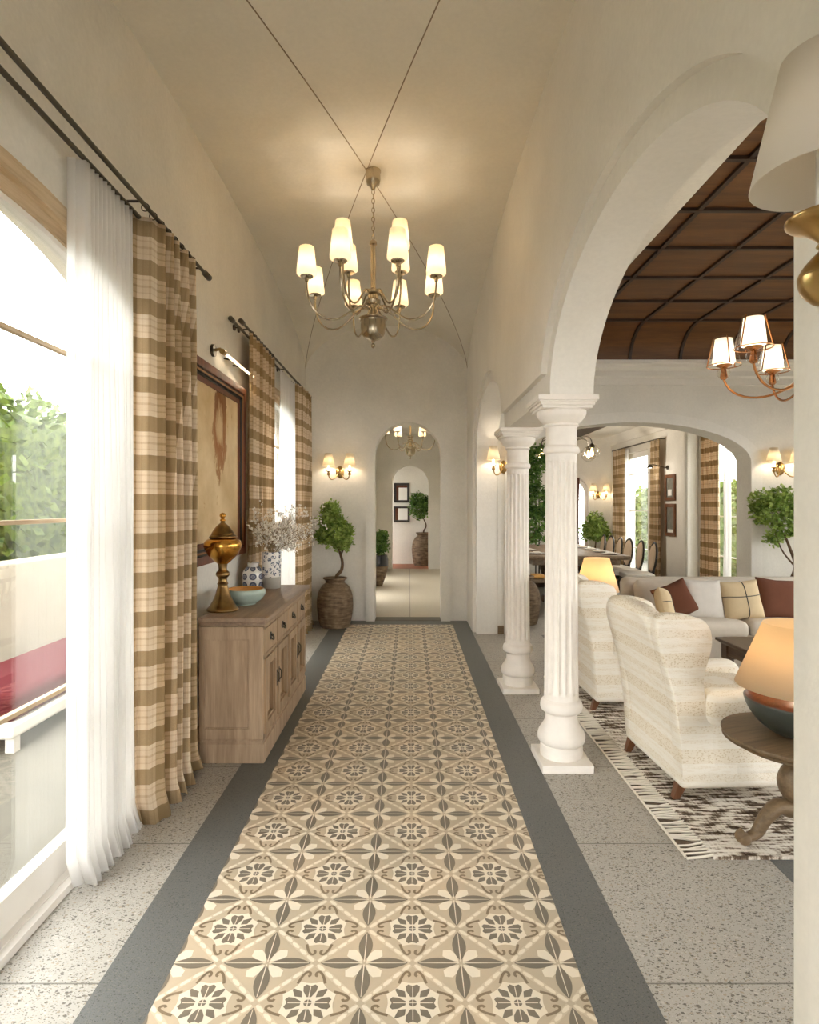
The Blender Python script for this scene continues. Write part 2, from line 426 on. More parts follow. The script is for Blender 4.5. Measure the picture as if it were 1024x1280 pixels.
    def ring(s, outer, inner, axis, a0, a1, m=0, closed=True):
        n = len(outer)
        def P(p, a):
            q = list(p); q.insert(axis, a); return tuple(q)
        vs = [P(p, a0) for p in outer] + [P(p, a0) for p in inner] + [P(p, a1) for p in outer] + [P(p, a1) for p in inner]
        fs = []
        for i in range(n if closed else n - 1):
            j = (i + 1) % n
            fs += [(i, j, n + j, n + i), (2 * n + i, 3 * n + i, 3 * n + j, 2 * n + j), (i, 2 * n + i, 2 * n + j, j), (n + i, n + j, 3 * n + j, 3 * n + i)]
        if not closed:
            fs += [(0, n, 3 * n, 2 * n), (n - 1, 3 * n - 1, 4 * n - 1, 2 * n - 1)]
        return s.add(vs, fs, m)
    def ball(s, c, r, seg=12, m=0):
        if not isinstance(r, (tuple, list)): r = (r, r, r)
        n = max(4, seg // 2); vs = []; fs = []
        for i in range(n + 1):
            t = pi * i / n
            for k in range(seg):
                a = 2 * pi * k / seg; vs.append((c[0] + r[0] * sin(t) * cos(a), c[1] + r[1] * sin(t) * sin(a), c[2] + r[2] * cos(t)))
        for i in range(n):
            for k in range(seg):
                k2 = (k + 1) % seg; fs.append((i * seg + k, (i + 1) * seg + k, (i + 1) * seg + k2, i * seg + k2))
        return s.add(vs, fs, m)
    def build(s, name, mats, parent=None, smooth=40, bevel=0, loc=None, solid=0, sub=0, bseg=2):
        me = bpy.data.meshes.new(name); me.from_pydata(s.v, [], s.f)
        if not isinstance(mats, (list, tuple)): mats = [mats]
        for m in mats: me.materials.append(m)
        if len(mats) > 1: me.polygons.foreach_set('material_index', s.mi)
        if s.uv:
            ul = me.uv_layers.new(name='UVMap')
            for li, l in enumerate(me.loops): ul.data[li].uv = s.uv[l.vertex_index]
        me.validate(); me.update()
        if smooth:
            me.shade_smooth()
            if smooth < 180: me.set_sharp_from_angle(angle=R(smooth))
        o = bpy.data.objects.new(name, me); COL.objects.link(o)
        if parent: o.parent = parent
        if loc: o.location = loc
        if solid:
            q = o.modifiers.new('thickness', 'SOLIDIFY'); q.thickness = solid; q.offset = 0
        if bevel:
            q = o.modifiers.new('edges', 'BEVEL'); q.width = bevel; q.segments = bseg; q.limit_method = 'ANGLE'; q.angle_limit = R(35)
        if sub:
            q = o.modifiers.new('smooth', 'SUBSURF'); q.levels = sub; q.render_levels = sub
        return o

def tag(o, label, cat, group=None, kind=None):
    o['label'] = label; o['category'] = cat
    if group: o['group'] = group
    if kind: o['kind'] = kind
    return o
def thing(name, label, cat, loc, rotz=0, group=None, kind=None):
    o = bpy.data.objects.new(name, None); COL.objects.link(o); o.empty_display_size = .1
    o.location = loc; o.rotation_euler = (0, 0, rotz)
    return tag(o, label, cat, group, kind)
def struct(o): o['kind'] = 'structure'; return o
def kids(o): return [c for c in bpy.data.objects if c.parent == o]
def copy_tree(o, parent=None):
    c = o.copy(); COL.objects.link(c)
    if parent: c.parent = parent
    for ch in kids(o): copy_tree(ch, c)
    return c
def dup(root, loc, rotz, label, group=None):
    c = copy_tree(root); c.location = loc; c.rotation_euler = (0, 0, rotz); c['label'] = label
    if group: c['group'] = group
    return c
def lamp(name, loc, watts, parent=None, col=(1, .91, .78), rad=.025):
    d = bpy.data.lights.new(name, 'POINT'); d.energy = watts * LAMP; d.color = col; d.shadow_soft_size = rad
    o = bpy.data.objects.new(name, d); COL.objects.link(o); o.location = loc
    if parent: o.parent = parent
    return o
def bez(p0, p1, p2, p3, n=14):
    out = []
    for i in range(n + 1):
        t = i / n; a, b, c, d = (1 - t) ** 3, 3 * t * (1 - t) ** 2, 3 * t * t * (1 - t), t ** 3
        out.append(tuple(a * p0[k] + b * p1[k] + c * p2[k] + d * p3[k] for k in range(3)))
    return out
def spline(pts, n=6):
    # Catmull-Rom through points of any dimension
    out = []; P = [pts[0]] + list(pts) + [pts[-1]]
    for i in range(1, len(P) - 2):
        for j in range(n):
            t = j / n; p0, p1, p2, p3 = P[i - 1], P[i], P[i + 1], P[i + 2]
            out.append(tuple(.5 * (2 * p1[k] + (p2[k] - p0[k]) * t + (2 * p0[k] - 5 * p1[k] + 4 * p2[k] - p3[k]) * t * t + (3 * p1[k] - p0[k] - 3 * p2[k] + p3[k]) * t ** 3) for k in range(len(p1))))
    out.append(tuple(pts[-1])); return out

# ------------------------------------------------------------------ walls with arched openings
def arc_z(s, o):
    c, a, spring, rise = o[:4]; t = (s - c) / a
    return spring + (rise * sqrt(max(0, 1 - t * t)) if rise else 0)
def wall(name, axis, d0, d1, s0, s1, top, openings, mat, z0=0.0, low=None):
    """axis 'y': runs along y, thickness x d0..d1; axis 'x': runs along x, thickness y d0..d1. opening = (centre, half, spring, rise)"""
    br = {s0, s1}
    for o in openings:
        n = 40 if o[3] else 1
        for i in range(n + 1): br.add(o[0] + o[1] * cos(pi * i / n))
    n_ = max(1, int((s1 - s0) / .5))
    br = sorted(b for b in br if s0 <= b <= s1); mb = MB()
    def P(d, s, z): return (d, s, z) if axis == 'y' else (s, d, z)
    prev_lo = None
    for i in range(len(br) - 1):
        a, b = br[i], br[i + 1]
        if b - a < 1e-6: continue
        mid = (a + b) / 2; la = lb = z0; inside = False
        for o in openings:
            if abs(mid - o[0]) < o[1]: la, lb = arc_z(a, o), arc_z(b, o); inside = True
        v = [P(d0, a, la), P(d0, b, lb), P(d0, b, top), P(d0, a, top), P(d1, a, la), P(d1, b, lb), P(d1, b, top), P(d1, a, top)]
        f = [(0, 1, 2, 3), (7, 6, 5, 4), (3, 2, 6, 7), (0, 4, 5, 1)]
        mb.add(v, f)
    for o in openings:
        for s in (o[0] - o[1], o[0] + o[1]):
            if s0 < s < s1: mb.add([P(d0, s, z0), P(d1, s, z0), P(d1, s, o[2]), P(d0, s, o[2])], [(0, 1, 2, 3)])
    for s in (s0, s1): mb.add([P(d0, s, z0), P(d1, s, z0), P(d1, s, top), P(d0, s, top)], [(0, 1, 2, 3)])
    return struct(mb.build(name, mat, smooth=0))
def outline(c, a, spring, rise, z0=0.0, n=32):
    pts = [(c - a, z0)]
    for i in range(n + 1):
        t = pi - pi * i / n; pts.append((c + a * cos(t), spring + rise * sin(t)))
    pts.append((c + a, z0)); return pts
def window(name, axis, d, c, a, spring, rise, bars, mull=(), depth=.05, frame=.07, casing=None, inward=1, z0=.03):
    """glazing at d, frame, bars; casing = (width, d0, d1) a wooden arch on the room side"""
    ax = 0 if axis == 'y' else 1
    root = bpy.data.objects.new(name, None); COL.objects.link(root); struct(root)
    cw = casing[0] if casing else 0
    A, B = outline(c, a - cw, spring, rise - cw * .9 if rise else 0, z0), outline(c, a - cw - frame, spring, (rise - cw * .9 - frame) if rise else 0, z0 + .13)
    if not rise:
        B = [(p[0], min(p[1], spring - frame)) for p in B]
    MB().ring(A, B, ax, d - depth / 2, d + depth / 2).build('window_frame', M['white_paint'], root, smooth=30)
    def P(dd, s, z): return (dd, s, z) if ax == 0 else (s, dd, z)
    g = MB(); poly = outline(c, a - cw - frame * .6, spring, max(0, rise - cw * .9 - frame * .6) if rise else 0, z0 + .1)
    g.prism(poly, ax, d - .004, d + .004).build('window_pane', M['glass'], root, smooth=0)
    half = a - cw - frame * .8
    for z in bars:
        hw = half
        if rise and z > spring: hw = half * sqrt(max(0, 1 - ((z - spring) / rise) ** 2))
        b = MB(); p, q = P(d - .012, c - hw, z - .008), P(d + .012, c + hw, z + .008)
        b.box(min(p[0], q[0]), min(p[1], q[1]), p[2], max(p[0], q[0]), max(p[1], q[1]), q[2]).build('glazing_bar', M['pale_wood'] if casing else M['white_paint'], root, smooth=0)
    for s in mull:
        zt = arc_z(s, (c, half, spring, max(0, rise - cw - frame) if rise else 0)) - (0 if rise else frame)
        b = MB(); p, q = P(d - .02, s - .025, z0 + .05), P(d + .02, s + .025, zt)
        b.box(p[0], p[1], p[2], q[0], q[1], q[2]).build('mullion', M['white_paint'], root, smooth=0)
    if casing:
        o1 = outline(c, a + .0, spring, rise, z0); o2 = outline(c, a - cw * .55, spring, rise - cw * .5, z0); o3 = outline(c, a - cw, spring, rise - cw * .9, z0)
        m = MB(); m.ring(o1, o2, ax, casing[1], casing[2], closed=False); m.ring(o2, o3, ax, casing[1], casing[1] + (casing[2] - casing[1]) * .5, closed=False)
        m.build('casing', M['pale_wood'], root, smooth=30)
    return root

# ------------------------------------------------------------------ the setting: floor
FX0, FX1 = -1.6, 5.6
fl = MB().add([(FX0, -3.2, 0), (FX1, -3.2, 0), (FX1, 13.5, 0), (FX0, 13.5, 0), (FX0, -3.2, -.1), (FX1, -3.2, -.1), (FX1, 13.5, -.1), (FX0, 13.5, -.1)],
              [(0, 1, 2, 3), (7, 6, 5, 4), (0, 4, 5, 1), (2, 6, 7, 3), (0, 3, 7, 4), (1, 5, 6, 2)]).build('floor', M['terrazzo'], smooth=0)
struct(fl)
RX0, RX1, RY1 = -.77, .545, 7.55
bd = MB()
for (x0, y0, x1, y1) in ((-.975, -3, RX0, RY1), (RX1, -3, .745, RY1), (-.975, RY1, .745, 7.81), (1.525, -3, 1.75, 6.95)):
    bd.box(x0, y0, -.02, x1, y1, .0012)
bd.build('border', M['border'], fl, smooth=0)

def clip(poly, k, lim, keep_less):
    out = []
    for i in range(len(poly)):
        a, b = poly[i], poly[(i + 1) % len(poly)]
        ia = (a[k] <= lim) if keep_less else (a[k] >= lim); ib = (b[k] <= lim) if keep_less else (b[k] >= lim)
        if ia: out.append(a)
        if ia != ib:
            t = (lim - a[k]) / (b[k] - a[k]); out.append((a[0] + t * (b[0] - a[0]), a[1] + t * (b[1] - a[1])))
    return out
def tile_runner():
    S = .317; CX = .01; CY = 1.804; mb = MB(); Z = .003
    mb.box(RX0, -1.2, -.02, RX1, RY1, Z, 0)
    def put(poly, m, lay):
        for (k, lim, le) in ((0, RX0, False), (0, RX1, True), (1, -1.2, False), (1, RY1, True)):
            poly = clip(poly, k, lim, le)
            if len(poly) < 3: return
        z = Z + .0004 * lay; mb.add([(p[0], p[1], z) for p in poly], [tuple(range(len(poly)))], m)
    def rot(p, a): return (p[0] * cos(a) - p[1] * sin(a), p[0] * sin(a) + p[1] * cos(a))
    def at(poly, c): return [(c[0] + p[0] * S, c[1] + p[1] * S) for p in poly]
    leaf = [(.03 + .42 * t / 10, .074 * sin(pi * t / 10) ** .85) for t in range(11)] + [(.03 + .42 * t / 10, -.074 * sin(pi * t / 10) ** .85) for t in range(9, 0, -1)]
    rib = [(.02, .006), (.43, .003), (.43, -.003), (.02, -.006)]
    kite = [(.03, 0), (.11, .055), (.2, .062), (.25, 0), (.2, -.062), (.11, -.055)]
    bead = [(.06 * cos(2 * pi * i / 10), .022 * sin(2 * pi * i / 10)) for i in range(10)]
    strip = [(-.322, .03), (.322, .03), (.322, -.03), (-.322, -.03)]
    star = []
    for i in range(32):
        a = 2 * pi * i / 32; rr = (.238, .248, .278, .248)[i % 4]; star.append((rr * cos(a + pi / 8 * 0), rr * sin(a)))
    PK = 1.26; petal = [(.055, -.018), (.11, -.05), (.155, -.056), (.176, -.034), (.16, 0), (.176, .034), (.155, .056), (.11, .05), (.055, .018)]
    rhomb = [(.075, 0), (.12, .034), (.185, 0.008), (.185, -.008), (.12, -.034)]
    disc = [(.04 * cos(2 * pi * i / 10), .04 * sin(2 * pi * i / 10)) for i in range(10)]
    petal = [(x * PK, y * PK) for x, y in petal]; rhomb = [(x * PK, y * PK) for x, y in rhomb]
    path = spline([(.235, .135), (.30, .115), (.352, .09), (.382, .062), (.372, .034), (.338, .03), (.325, .048)], 3)
    def ribbon(pts, wd):
        L, Rr = [], []
        for i in range(len(pts)):
            a, b = pts[max(0, i - 1)], pts[min(len(pts) - 1, i + 1)]; dx, dy = b[0] - a[0], b[1] - a[1]; l = sqrt(dx * dx + dy * dy)
            L.append((pts[i][0] - dy / l * wd, pts[i][1] + dx / l * wd)); Rr.append((pts[i][0] + dy / l * wd, pts[i][1] - dx / l * wd))
        return [[L[i], L[i + 1], Rr[i + 1], Rr[i]] for i in range(len(pts) - 1)]
    for j in range(-10, 20):
        for i in range(-3, 3):
            c = (CX + i * S, CY + j * S)
            if c[1] > RY1 + S or c[1] < -1.3: continue
            k = (c[0] + S / 2, c[1] + S / 2)
            for q in range(4):
                a = q * pi / 2
                put(at([rot(p, a + pi / 4) for p in kite], k), 2, 1)
                put(at([rot(p, a) for p in leaf], k), 1, 2); put(at([rot(p, a) for p in rib], k), 2, 3)
                mid = rot((.25, .25), a); dirn = a + 3 * pi / 4
                put(at([(mid[0] + rot(p, dirn)[0], mid[1] + rot(p, dirn)[1]) for p in strip], c), 3, 1)
                for t in (-2, -1, 0, 1, 2):
                    o = rot((t * .132, 0), dirn)
                    put(at([(mid[0] + o[0] + rot(p, dirn)[0], mid[1] + o[1] + rot(p, dirn)[1]) for p in bead], c), 2, 2)
                put(at([rot(p, a) for p in petal], c), 1, 3); put(at([rot(p, a + pi / 4) for p in rhomb], c), 1, 3)
                put(at([rot(p, a) for p in [(0, .004), (.19, .004), (.19, -.004), (0, -.004)]], c), 2, 5)
                for sg in (1, -1):
                    for qd in ribbon([(p[0], p[1] * sg) for p in path], .014): put(at([rot(p, a) for p in qd], c), 4, 2)
            put(at(star, c), 2, 2); put(at(disc, c), 1, 4)
    return mb.build('tile_runner', [M['tile_base'], M['tile_dark'], M['tile_cream'], M['tile_mid'], M['tile_line']], fl, smooth=0)
tile_runner()

# ------------------------------------------------------------------ the setting: hall walls and vault
WXL, WXR, YE = -1.35, .75, 7.81
WIN1 = (2.0, 1.2, 2.18, .5); WIN2 = (6.1, 1.1, 2.25, .43)
wall('wall_left', 'y', WXL, WXL - .26, -3.2, 8.05, 4.1, [WIN1, WIN2], M['plaster'])
window('window_1', 'y', WXL - .055, *WIN1, bars=(.76, 1.44, 2.12), frame=.022, casing=(.13, WXL - .05, WXL + .012))
window('window_2', 'y', WXL - .055, *WIN2, bars=(.76, 1.44, 2.12), frame=.022, casing=(.13, WXL - .05, WXL + .012))
bb = MB()
for (a, b) in ((-3.2, .82), (3.18, 5.0), (7.2, 7.81)): bb.box(WXL, a, 0, WXL + .015, b, .09)
struct(bb.build('baseboard_left', M['pale_wood'], smooth=0))
sl = MB(); sl.box(WXL, WIN1[0] - WIN1[1], 0, WXL + .03, WIN1[0] + WIN1[1], .03); sl.box(WXL - .12, WIN1[0] - WIN1[1], 0, WXL, WIN1[0] + WIN1[1], .035)
struct(sl.build('trim_sill', M['white_paint'], smooth=0))

# right wall: core with the two big arches and a lintel, plus a thin hall face with wider arches (the stepped reveal)
AC1, AC2 = 2.29, 5.98
def right_profile(a, rise, lint, y0, y1):
    top = 4.1
    pts = [(y0, 0), (y0, top), (y1, top), (y1, 0), (AC2 + a, 0)]
    N = 44
    def arch(c, lo):
        out = []; aa = a + (.035 if c == AC1 else 0)
        for i in range(N + 1):
            t = pi * i / N; z = 2.12 + rise * sin(t)
            out.append((c + aa * cos(t), z))
        return out
    p2 = arch(AC2, 0); p1 = arch(AC1, 0)
    p2 = [p for p in p2 if p[1] >= lint or p[0] > AC2]; p1 = [p for p in p1 if p[1] >= lint or p[0] < AC1]
    return pts + p2 + [(p2[-1][0] - .001, lint), (p1[0][0] + .001, lint)] + p1 + [(AC1 - a - .035, 0)]
def tri_prism(poly, a0, a1, mb):
    import bmesh
    bm = bmesh.new(); vs = [bm.verts.new((a0, p[0], p[1])) for p in poly]
    es = [bm.edges.new((vs[i], vs[(i + 1) % len(vs)])) for i in range(len(vs))]
    bmesh.ops.triangle_fill(bm, edges=es, use_beauty=True)
    bm.verts.index_update(); V = [tuple(v.co) for v in bm.verts]; F = [tuple(v.index for v in f.verts) for f in bm.faces]; bm.free()
    mb.add(V, F); mb.add([(a1, v[1], v[2]) for v in V], [f[::-1] for f in F])
    n = len(poly); mb.add([(a0, p[0], p[1]) for p in poly] + [(a1, p[0], p[1]) for p in poly], [(i, (i + 1) % n, n + (i + 1) % n, n + i) for i in range(n)])
mb = MB(); tri_prism(right_profile(1.03, .585, 2.12, -3.2, 8.05), .785, 1.03, mb); tri_prism(right_profile(1.125, .68, 2.25, -3.2, YE), .75, .785, mb)
struct(mb.build('wall_right', M['plaster_light'], smooth=0))

wall('light_blocker_hall', 'x', -3.4, -3.2, -1.6, .785, 4.1, [(-.3, .6, 2.1, .4)], M['plaster'])  # unseen wall behind the camera, added to cut the frontal daylight
wall('wall_end', 'x', YE, YE + .24, -1.6, .785, 4.1, [(-.02, .43, 2.15, .43)], M['plaster'])
o1 = [(-.02 + .55 * cos(pi - pi * i / 40), 2.15 + .56 * sin(pi - pi * i / 40)) for i in range(41)]
o2 = [(-.02 + .43 * cos(pi - pi * i / 40), 2.15 + .43 * sin(pi - pi * i / 40)) for i in range(41)]
struct(MB().ring([(-.57, .0)] + o1 + [(.53, 0)], [(-.45, 0)] + o2 + [(.41, 0)], 1, YE - .04, YE, closed=False).build('trim_arch', M['plaster'], smooth=0))
struct(MB().box(-.45, YE - .01, -.02, .41, YE + .25, .004).build('trim_threshold', M['threshold'], smooth=0))

def vault():
    mb = MB(); N = 26; CXv = -.30; hx = 1.06; base = 3.2; rise = .645
    ss = [sin(pi / 2 * k / N) for k in range(-N, N + 1)]
    for (cy, hy) in ((4.2, 3.61), (-3.02, 3.61)):
        def pt(i, j, mode):
            x, y = ss[i], ss[j]
            h = sqrt(max(0, 1 - (x * x if mode == 'f' else y * y)))
            return (CXv + x * hx, cy + y * hy, base + rise * h)
        n = 2 * N
        for mode in ('f', 'g'):
            idx = {}; V = []; F = []
            def vid(i, j):
                if (i, j) not in idx: idx[(i, j)] = len(V); V.append(pt(i, j, mode))
                return idx[(i, j)]
            for i in range(n):
                for j in range(n):
                    cor = [(i, j), (i + 1, j), (i + 1, j + 1), (i, j + 1)]
                    if cy + ss[j] * hy < -3.2: continue
                    if (i + .5 - N) * (j + .5 - N) > 0: tris = [(cor[0], cor[1], cor[2]), (cor[0], cor[2], cor[3])]
                    else: tris = [(cor[0], cor[1], cor[3]), (cor[1], cor[2], cor[3])]
                    for t in tris:
                        ax_ = abs(sum(q[0] for q in t) / 3 - N); ay_ = abs(sum(q[1] for q in t) / 3 - N)
                        # the hall-long barrel (f, depends on x) shows where |y'| is larger
                        if (ay_ > ax_) == (mode == 'f'): F.append(tuple(vid(*q) for q in t)[::-1])
            mb.add(V, F)
    o = struct(mb.build('ceiling', M['ceiling'], smooth=180))
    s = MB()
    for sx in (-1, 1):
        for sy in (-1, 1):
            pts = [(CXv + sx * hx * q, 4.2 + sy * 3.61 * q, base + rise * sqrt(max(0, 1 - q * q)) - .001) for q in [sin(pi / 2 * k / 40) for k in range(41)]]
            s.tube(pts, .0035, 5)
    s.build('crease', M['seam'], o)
    return o
vault()
wall('light_blocker_living', 'x', -3.4, -3.2, 1.03, 5.4, 3.6, [(3.2, .7, 2.2, .3)], M['plaster'])  # unseen wall added to close the living room front and dim it
struct(MB().box(-1.7, -3.2, 4.1, 1.1, 8.3, 4.2).build('light_blocker_roof', M['plaster'], smooth=0))  # unseen slab added over the vault to stop sky light leaking in

# ------------------------------------------------------------------ corridor beyond the end arch
wall('wall_corridor_left', 'y', -.78, -1.0, 8.05, 14.2, 3.4, [(9.9, .45, 2.3, 0), (12.2, .35, 2.3, 0)], M['plaster'])
wall('wall_corridor_right', 'y', .80, .90, 8.05, 14.2, 3.4, [], M['plaster'])
wall('wall_corridor_end', 'x', 14.2, 14.42, -1.0, 1.1, 3.4, [(.02, .43, 2.02, .43)], M['plaster'])
q1 = [(.02 + .53 * cos(pi - pi * i / 32), 2.02 + .53 * sin(pi - pi * i / 32)) for i in range(33)]
q2 = [(.02 + .43 * cos(pi - pi * i / 32), 2.02 + .43 * sin(pi - pi * i / 32)) for i in range(33)]
struct(MB().ring([(-.51, 0)] + q1 + [(.55, 0)], [(-.41, 0)] + q2 + [(.45, 0)], 1, 14.18, 14.2, closed=False).build('trim_corridor', M['plaster'], smooth=0))
struct(MB().box(-1.0, 8.05, 3.2, 1.0, 14.2, 3.3).build('ceiling_corridor', M['plaster'], smooth=0))
cf = struct(MB().box(-1.0, 8.05, -.1, 1.0, 14.25, .002).build('floor_corridor', M['corridor_floor'], smooth=0))
MB().box(.005, 8.06, -.02, .011, 14.2, .003).build('joint', M['threshold'], cf, smooth=0)
struct(MB().box(-1.6, 14.25, -.1, 1.4, 15.6, .003).build('floor_niche', M['terracotta'], smooth=0))
wall('wall_niche', 'x', 15.42, 15.6, -1.6, 1.4, 3.2, [], M['plaster'])
struct(MB().box(-1.6, 14.42, 2.9, 1.4, 15.5, 3.0).build('ceiling_niche', M['plaster'], smooth=0))
wall('wall_niche_right', 'y', 1.2, 1.4, 14.42, 15.42, 3.0, [], M['plaster'])
wall('light_blocker_niche', 'y', -1.6, -1.4, 14.42, 15.42, 3.0, [(14.92, .12, 2.0, 0)], M['plaster'])  # unseen wall with a narrow slot, added to darken the niche

# ------------------------------------------------------------------ living room shell
YW = 7.0
DARCH = (2.61, 1.37, 2.0, .47)
wall('wall_living_far', 'x', YW, YW + .3, 1.03, 5.4, 3.5, [DARCH], M['plaster'])
p1_ = outline(DARCH[0], DARCH[1] + .13, DARCH[2], DARCH[3] + .12); p2_ = outline(*DARCH)
struct(MB().ring(p1_, p2_, 1, YW - .018, YW, closed=False).build('trim_living_arch', M['plaster_light'], smooth=0))
b = MB().box(1.03, YW - .015, 0, 1.1, YW, .1).box(4.11, YW - .015, 0, 5.3, YW, .1)
struct(b.build('baseboard_living', M['grey_wood'], smooth=0))
wall('wall_living_side', 'y', 5.3, 5.5, -3.2, 7.3, 3.6, [(-.4, .9, 2.4, .35), (2.3, .9, 2.4, .35), (5.0, .9, 2.4, .35)], M['plaster'])
for k, c in enumerate((-.4, 2.3, 5.0)):
    window('window_%d' % (k + 5), 'y', 5.4, c, .9, 2.4, .35, bars=(.9, 1.7), mull=(c,))
# beige soffit round the dark coved ceiling, and its cornice
sf = MB().box(1.03, -3.2, 3.14, 1.5, 7.0, 3.24)
struct(sf.build('ceiling_soffit', M['plaster'], smooth=0))
cn = MB().prism([(6.98, 2.9), (6.98, 2.98), (6.95, 3.0), (6.95, 3.06), (6.90, 3.10), (6.90, 3.13), (6.86, 3.14), (6.86, 3.17), (7.0, 3.17), (7.0, 2.9)], 0, 1.03, 5.3)
struct(cn.build('trim_cornice', M['plaster_light'], smooth=0))
def coffers():
    X0, X1, ZC, ZB = 1.5, 5.3, 3.5, 3.15
    prof = [(6.9, ZB)] + [(6.9 - .46 * (1 - cos(t)), ZB + .35 * sin(t)) for t in [pi / 2 * i / 8 for i in range(1, 9)]] + [(-3.2, ZC)]
    mb = MB(); V = []; F = []
    for x in (X0, X1): V += [(x, p[0], p[1]) for p in prof]
    n = len(prof); F = [(i, i + 1, n + i + 1, n + i) for i in range(n - 1)]
    mb.add(V, F)
    mb.add([(X0, -3.2, ZB), (X0, 6.9, ZB), (X0, 6.9, ZC + .05), (X0, -3.2, ZC + .05)], [(0, 1, 2, 3)])
    mb.add([(X0, -3.2, ZC + .06), (X0, 7, ZC + .06), (X1, 7, ZC + .06), (X1, -3.2, ZC + .06)], [(0, 1, 2, 3)])
    o = struct(mb.build('ceiling_living', M['walnut'], smooth=60))
    bt = MB()
    for k in range(16):
        y = 6.44 - .6 * k
        bt.box(X0, y - .016, ZC - .022, X1, y + .016, ZC + .01)
    for k in range(7):
        x = 1.95 + .58 * (k - 0); p = [(x, q[0], q[1]) for q in prof]
        V = []; F = []
        for (xx, dz) in ((x - .016, .02), (x + .016, .02), (x - .016, 0), (x + .016, 0)):
            for i, q in enumerate(prof):
                a = prof[max(0, i - 1)]; c = prof[min(n - 1, i + 1)]; dy, dzz = c[0] - a[0], c[1] - a[1]; L = sqrt(dy * dy + dzz * dzz)
                V.append((xx, q[0] + dzz / L * -dz * 1.0, q[1] + dy / L * dz))
        for i in range(n - 1): F += [(i, n + i, n + i + 1, i + 1), (i, i + 1, 2 * n + i + 1, 2 * n + i), (n + i, 3 * n + i, 3 * n + i + 1, n + i + 1)]
        bt.add(V, F)
    bt.build('batten', M['walnut_batten'], o, smooth=0)
coffers()

# ------------------------------------------------------------------ dining room shell
DX, DY1 = 4.2, 12.5
DW3 = (11.2, .62, 2.5, 0); DW4 = (7.98, .62, 2.6, 0)
wall('wall_dining_side', 'y', DX, DX + .25, 7.3, 12.7, 3.1, [DW3, DW4], M['plaster'])
window('window_3', 'y', DX + .12, *DW3, bars=(.7, 1.4, 2.1), frame=.09)
window('window_4', 'y', DX + .12, *DW4, bars=(.8, 1.35, 1.85), frame=.06)
DW8 = (3.38, .36, 1.75, .35)
wall('wall_dining_far', 'x', DY1, DY1 + .2, .95, 4.4, 3.1, [DW8], M['plaster'])
window('window_8', 'x', DY1 + .1, *DW8, bars=(.8, 1.5))
struct(MB().ring(outline(3.38, .46, 1.75, .45), outline(*DW8), 1, DY1 - .02, DY1, closed=False).build('trim_dining_arch', M['plaster_light'], smooth=0))
struct(MB().box(4.01, 8.70, 0, DX, 8.80, 2.95).build('wall_dining_pier', M['plaster'], smooth=30, bevel=.03))
wall('wall_dining_left', 'y', 1.0, .92, 8.05, 12.7, 3.1, [], M['plaster'])
dc = MB().box(3.5, 7.3, 2.9, DX, 12.5, 3.0).box(1.0, 12.3, 2.9, 3.5, 12.5, 3.0).box(1.0, 7.3, 2.9, 1.3, 12.3, 3.0)
struct(dc.build('ceiling_dining', M['plaster'], smooth=0))
struct(MB().box(1.3, 7.3, 2.905, 3.5, 12.3, 2.96).build('ceiling_dining_panel', M['walnut_batten'], smooth=0))
cr = MB().prism([(DX, 2.74), (DX - .03, 2.75), (DX - .05, 2.80), (DX - .12, 2.86), (DX - .14, 2.9), (DX, 2.9)], 1, 7.3, 12.5)
struct(cr.build('trim_dining_crown', M['plaster_light'], smooth=0))

# ------------------------------------------------------------------ outside
struct(MB().box(-14, -12, -.16, 20, 26, -.11).build('ground', M['paving'], smooth=0))
def hedge(name, label, x0, x1, y0, y1, h, n, sz, mat='hedge', group=None):
    mb = MB()
    mb.rbox(((x0 + x1) / 2, (y0 + y1) / 2, h / 2 - .05), ((x1 - x0) / 2 - .05, (y1 - y0) / 2 - .05, h / 2 - .06), .2, 3, div=6)
    for i in range(n):
        f = random.random()
        if f < .55: p = (x1 + random.uniform(-.12, .08) if x0 < 0 else x0 + random.uniform(-.08, .12), random.uniform(y0, y1), random.uniform(0, h))
        elif f < .8: p = (random.uniform(x0, x1), random.uniform(y0, y1), h + random.uniform(-.12, .1))
        else: p = (random.uniform(x0, x1), random.choice((y0, y1)) + random.uniform(-.1, .1), random.uniform(0, h))
        leafquad(mb, p, sz * random.uniform(.7, 1.3))
    o = mb.build(name, M[mat], smooth=0, loc=(0, 0, -.1)); tag(o, label, 'hedge', group); return o
def leafquad(mb, p, s, up=.3):
    a = random.uniform(0, 2 * pi); e = random.uniform(-.9, 1.1); r = random.uniform(-1, 1)
    d = (cos(a) * cos(e), sin(a) * cos(e), sin(e)); q = (-sin(a) * cos(r), cos(a) * cos(r), sin(r))
    w_ = .36
    v = [p, tuple(p[k] + d[k] * s * .5 + q[k] * s * w_ for k in range(3)), tuple(p[k] + d[k] * s for k in range(3)), tuple(p[k] + d[k] * s * .5 - q[k] * s * w_ for k in range(3))]
    mb.add(v, [(0, 1, 2, 3)])
hedge('hedge', 'clipped green hedge outside the near arched window', -4.8, -4.0, 1.0, 13.0, 2.7, 5000, .14)
hedge('hedge', 'pale green hedge outside the dining room windows', 6.6, 7.4, 7.0, 18.0, 2.0, 4500, .16)
tag(MB().box(-3.7, 2.2, -.11, -3.5, 12.0, 1.0).build('garden_wall', M['garden_wall'], smooth=0, bevel=.02), 'low pale garden wall in front of the hedge outside', 'wall', kind='thing')
db = thing('standin_daybed', 'made-up low red daybed standing in for blurred shapes outside the near window', 'daybed', (-2.9, 4.75, -.11))  # invented daybed, stands in for blurred red and white shapes
MB().box(-.35, -.9, .1, .35, .9, .2).build('base', M['white_paint'], db, bevel=.02)
MB().rbox((0, 0, .29), (.34, .88, .1), .07, 3).build('mattress', M['red_fabric'], db)
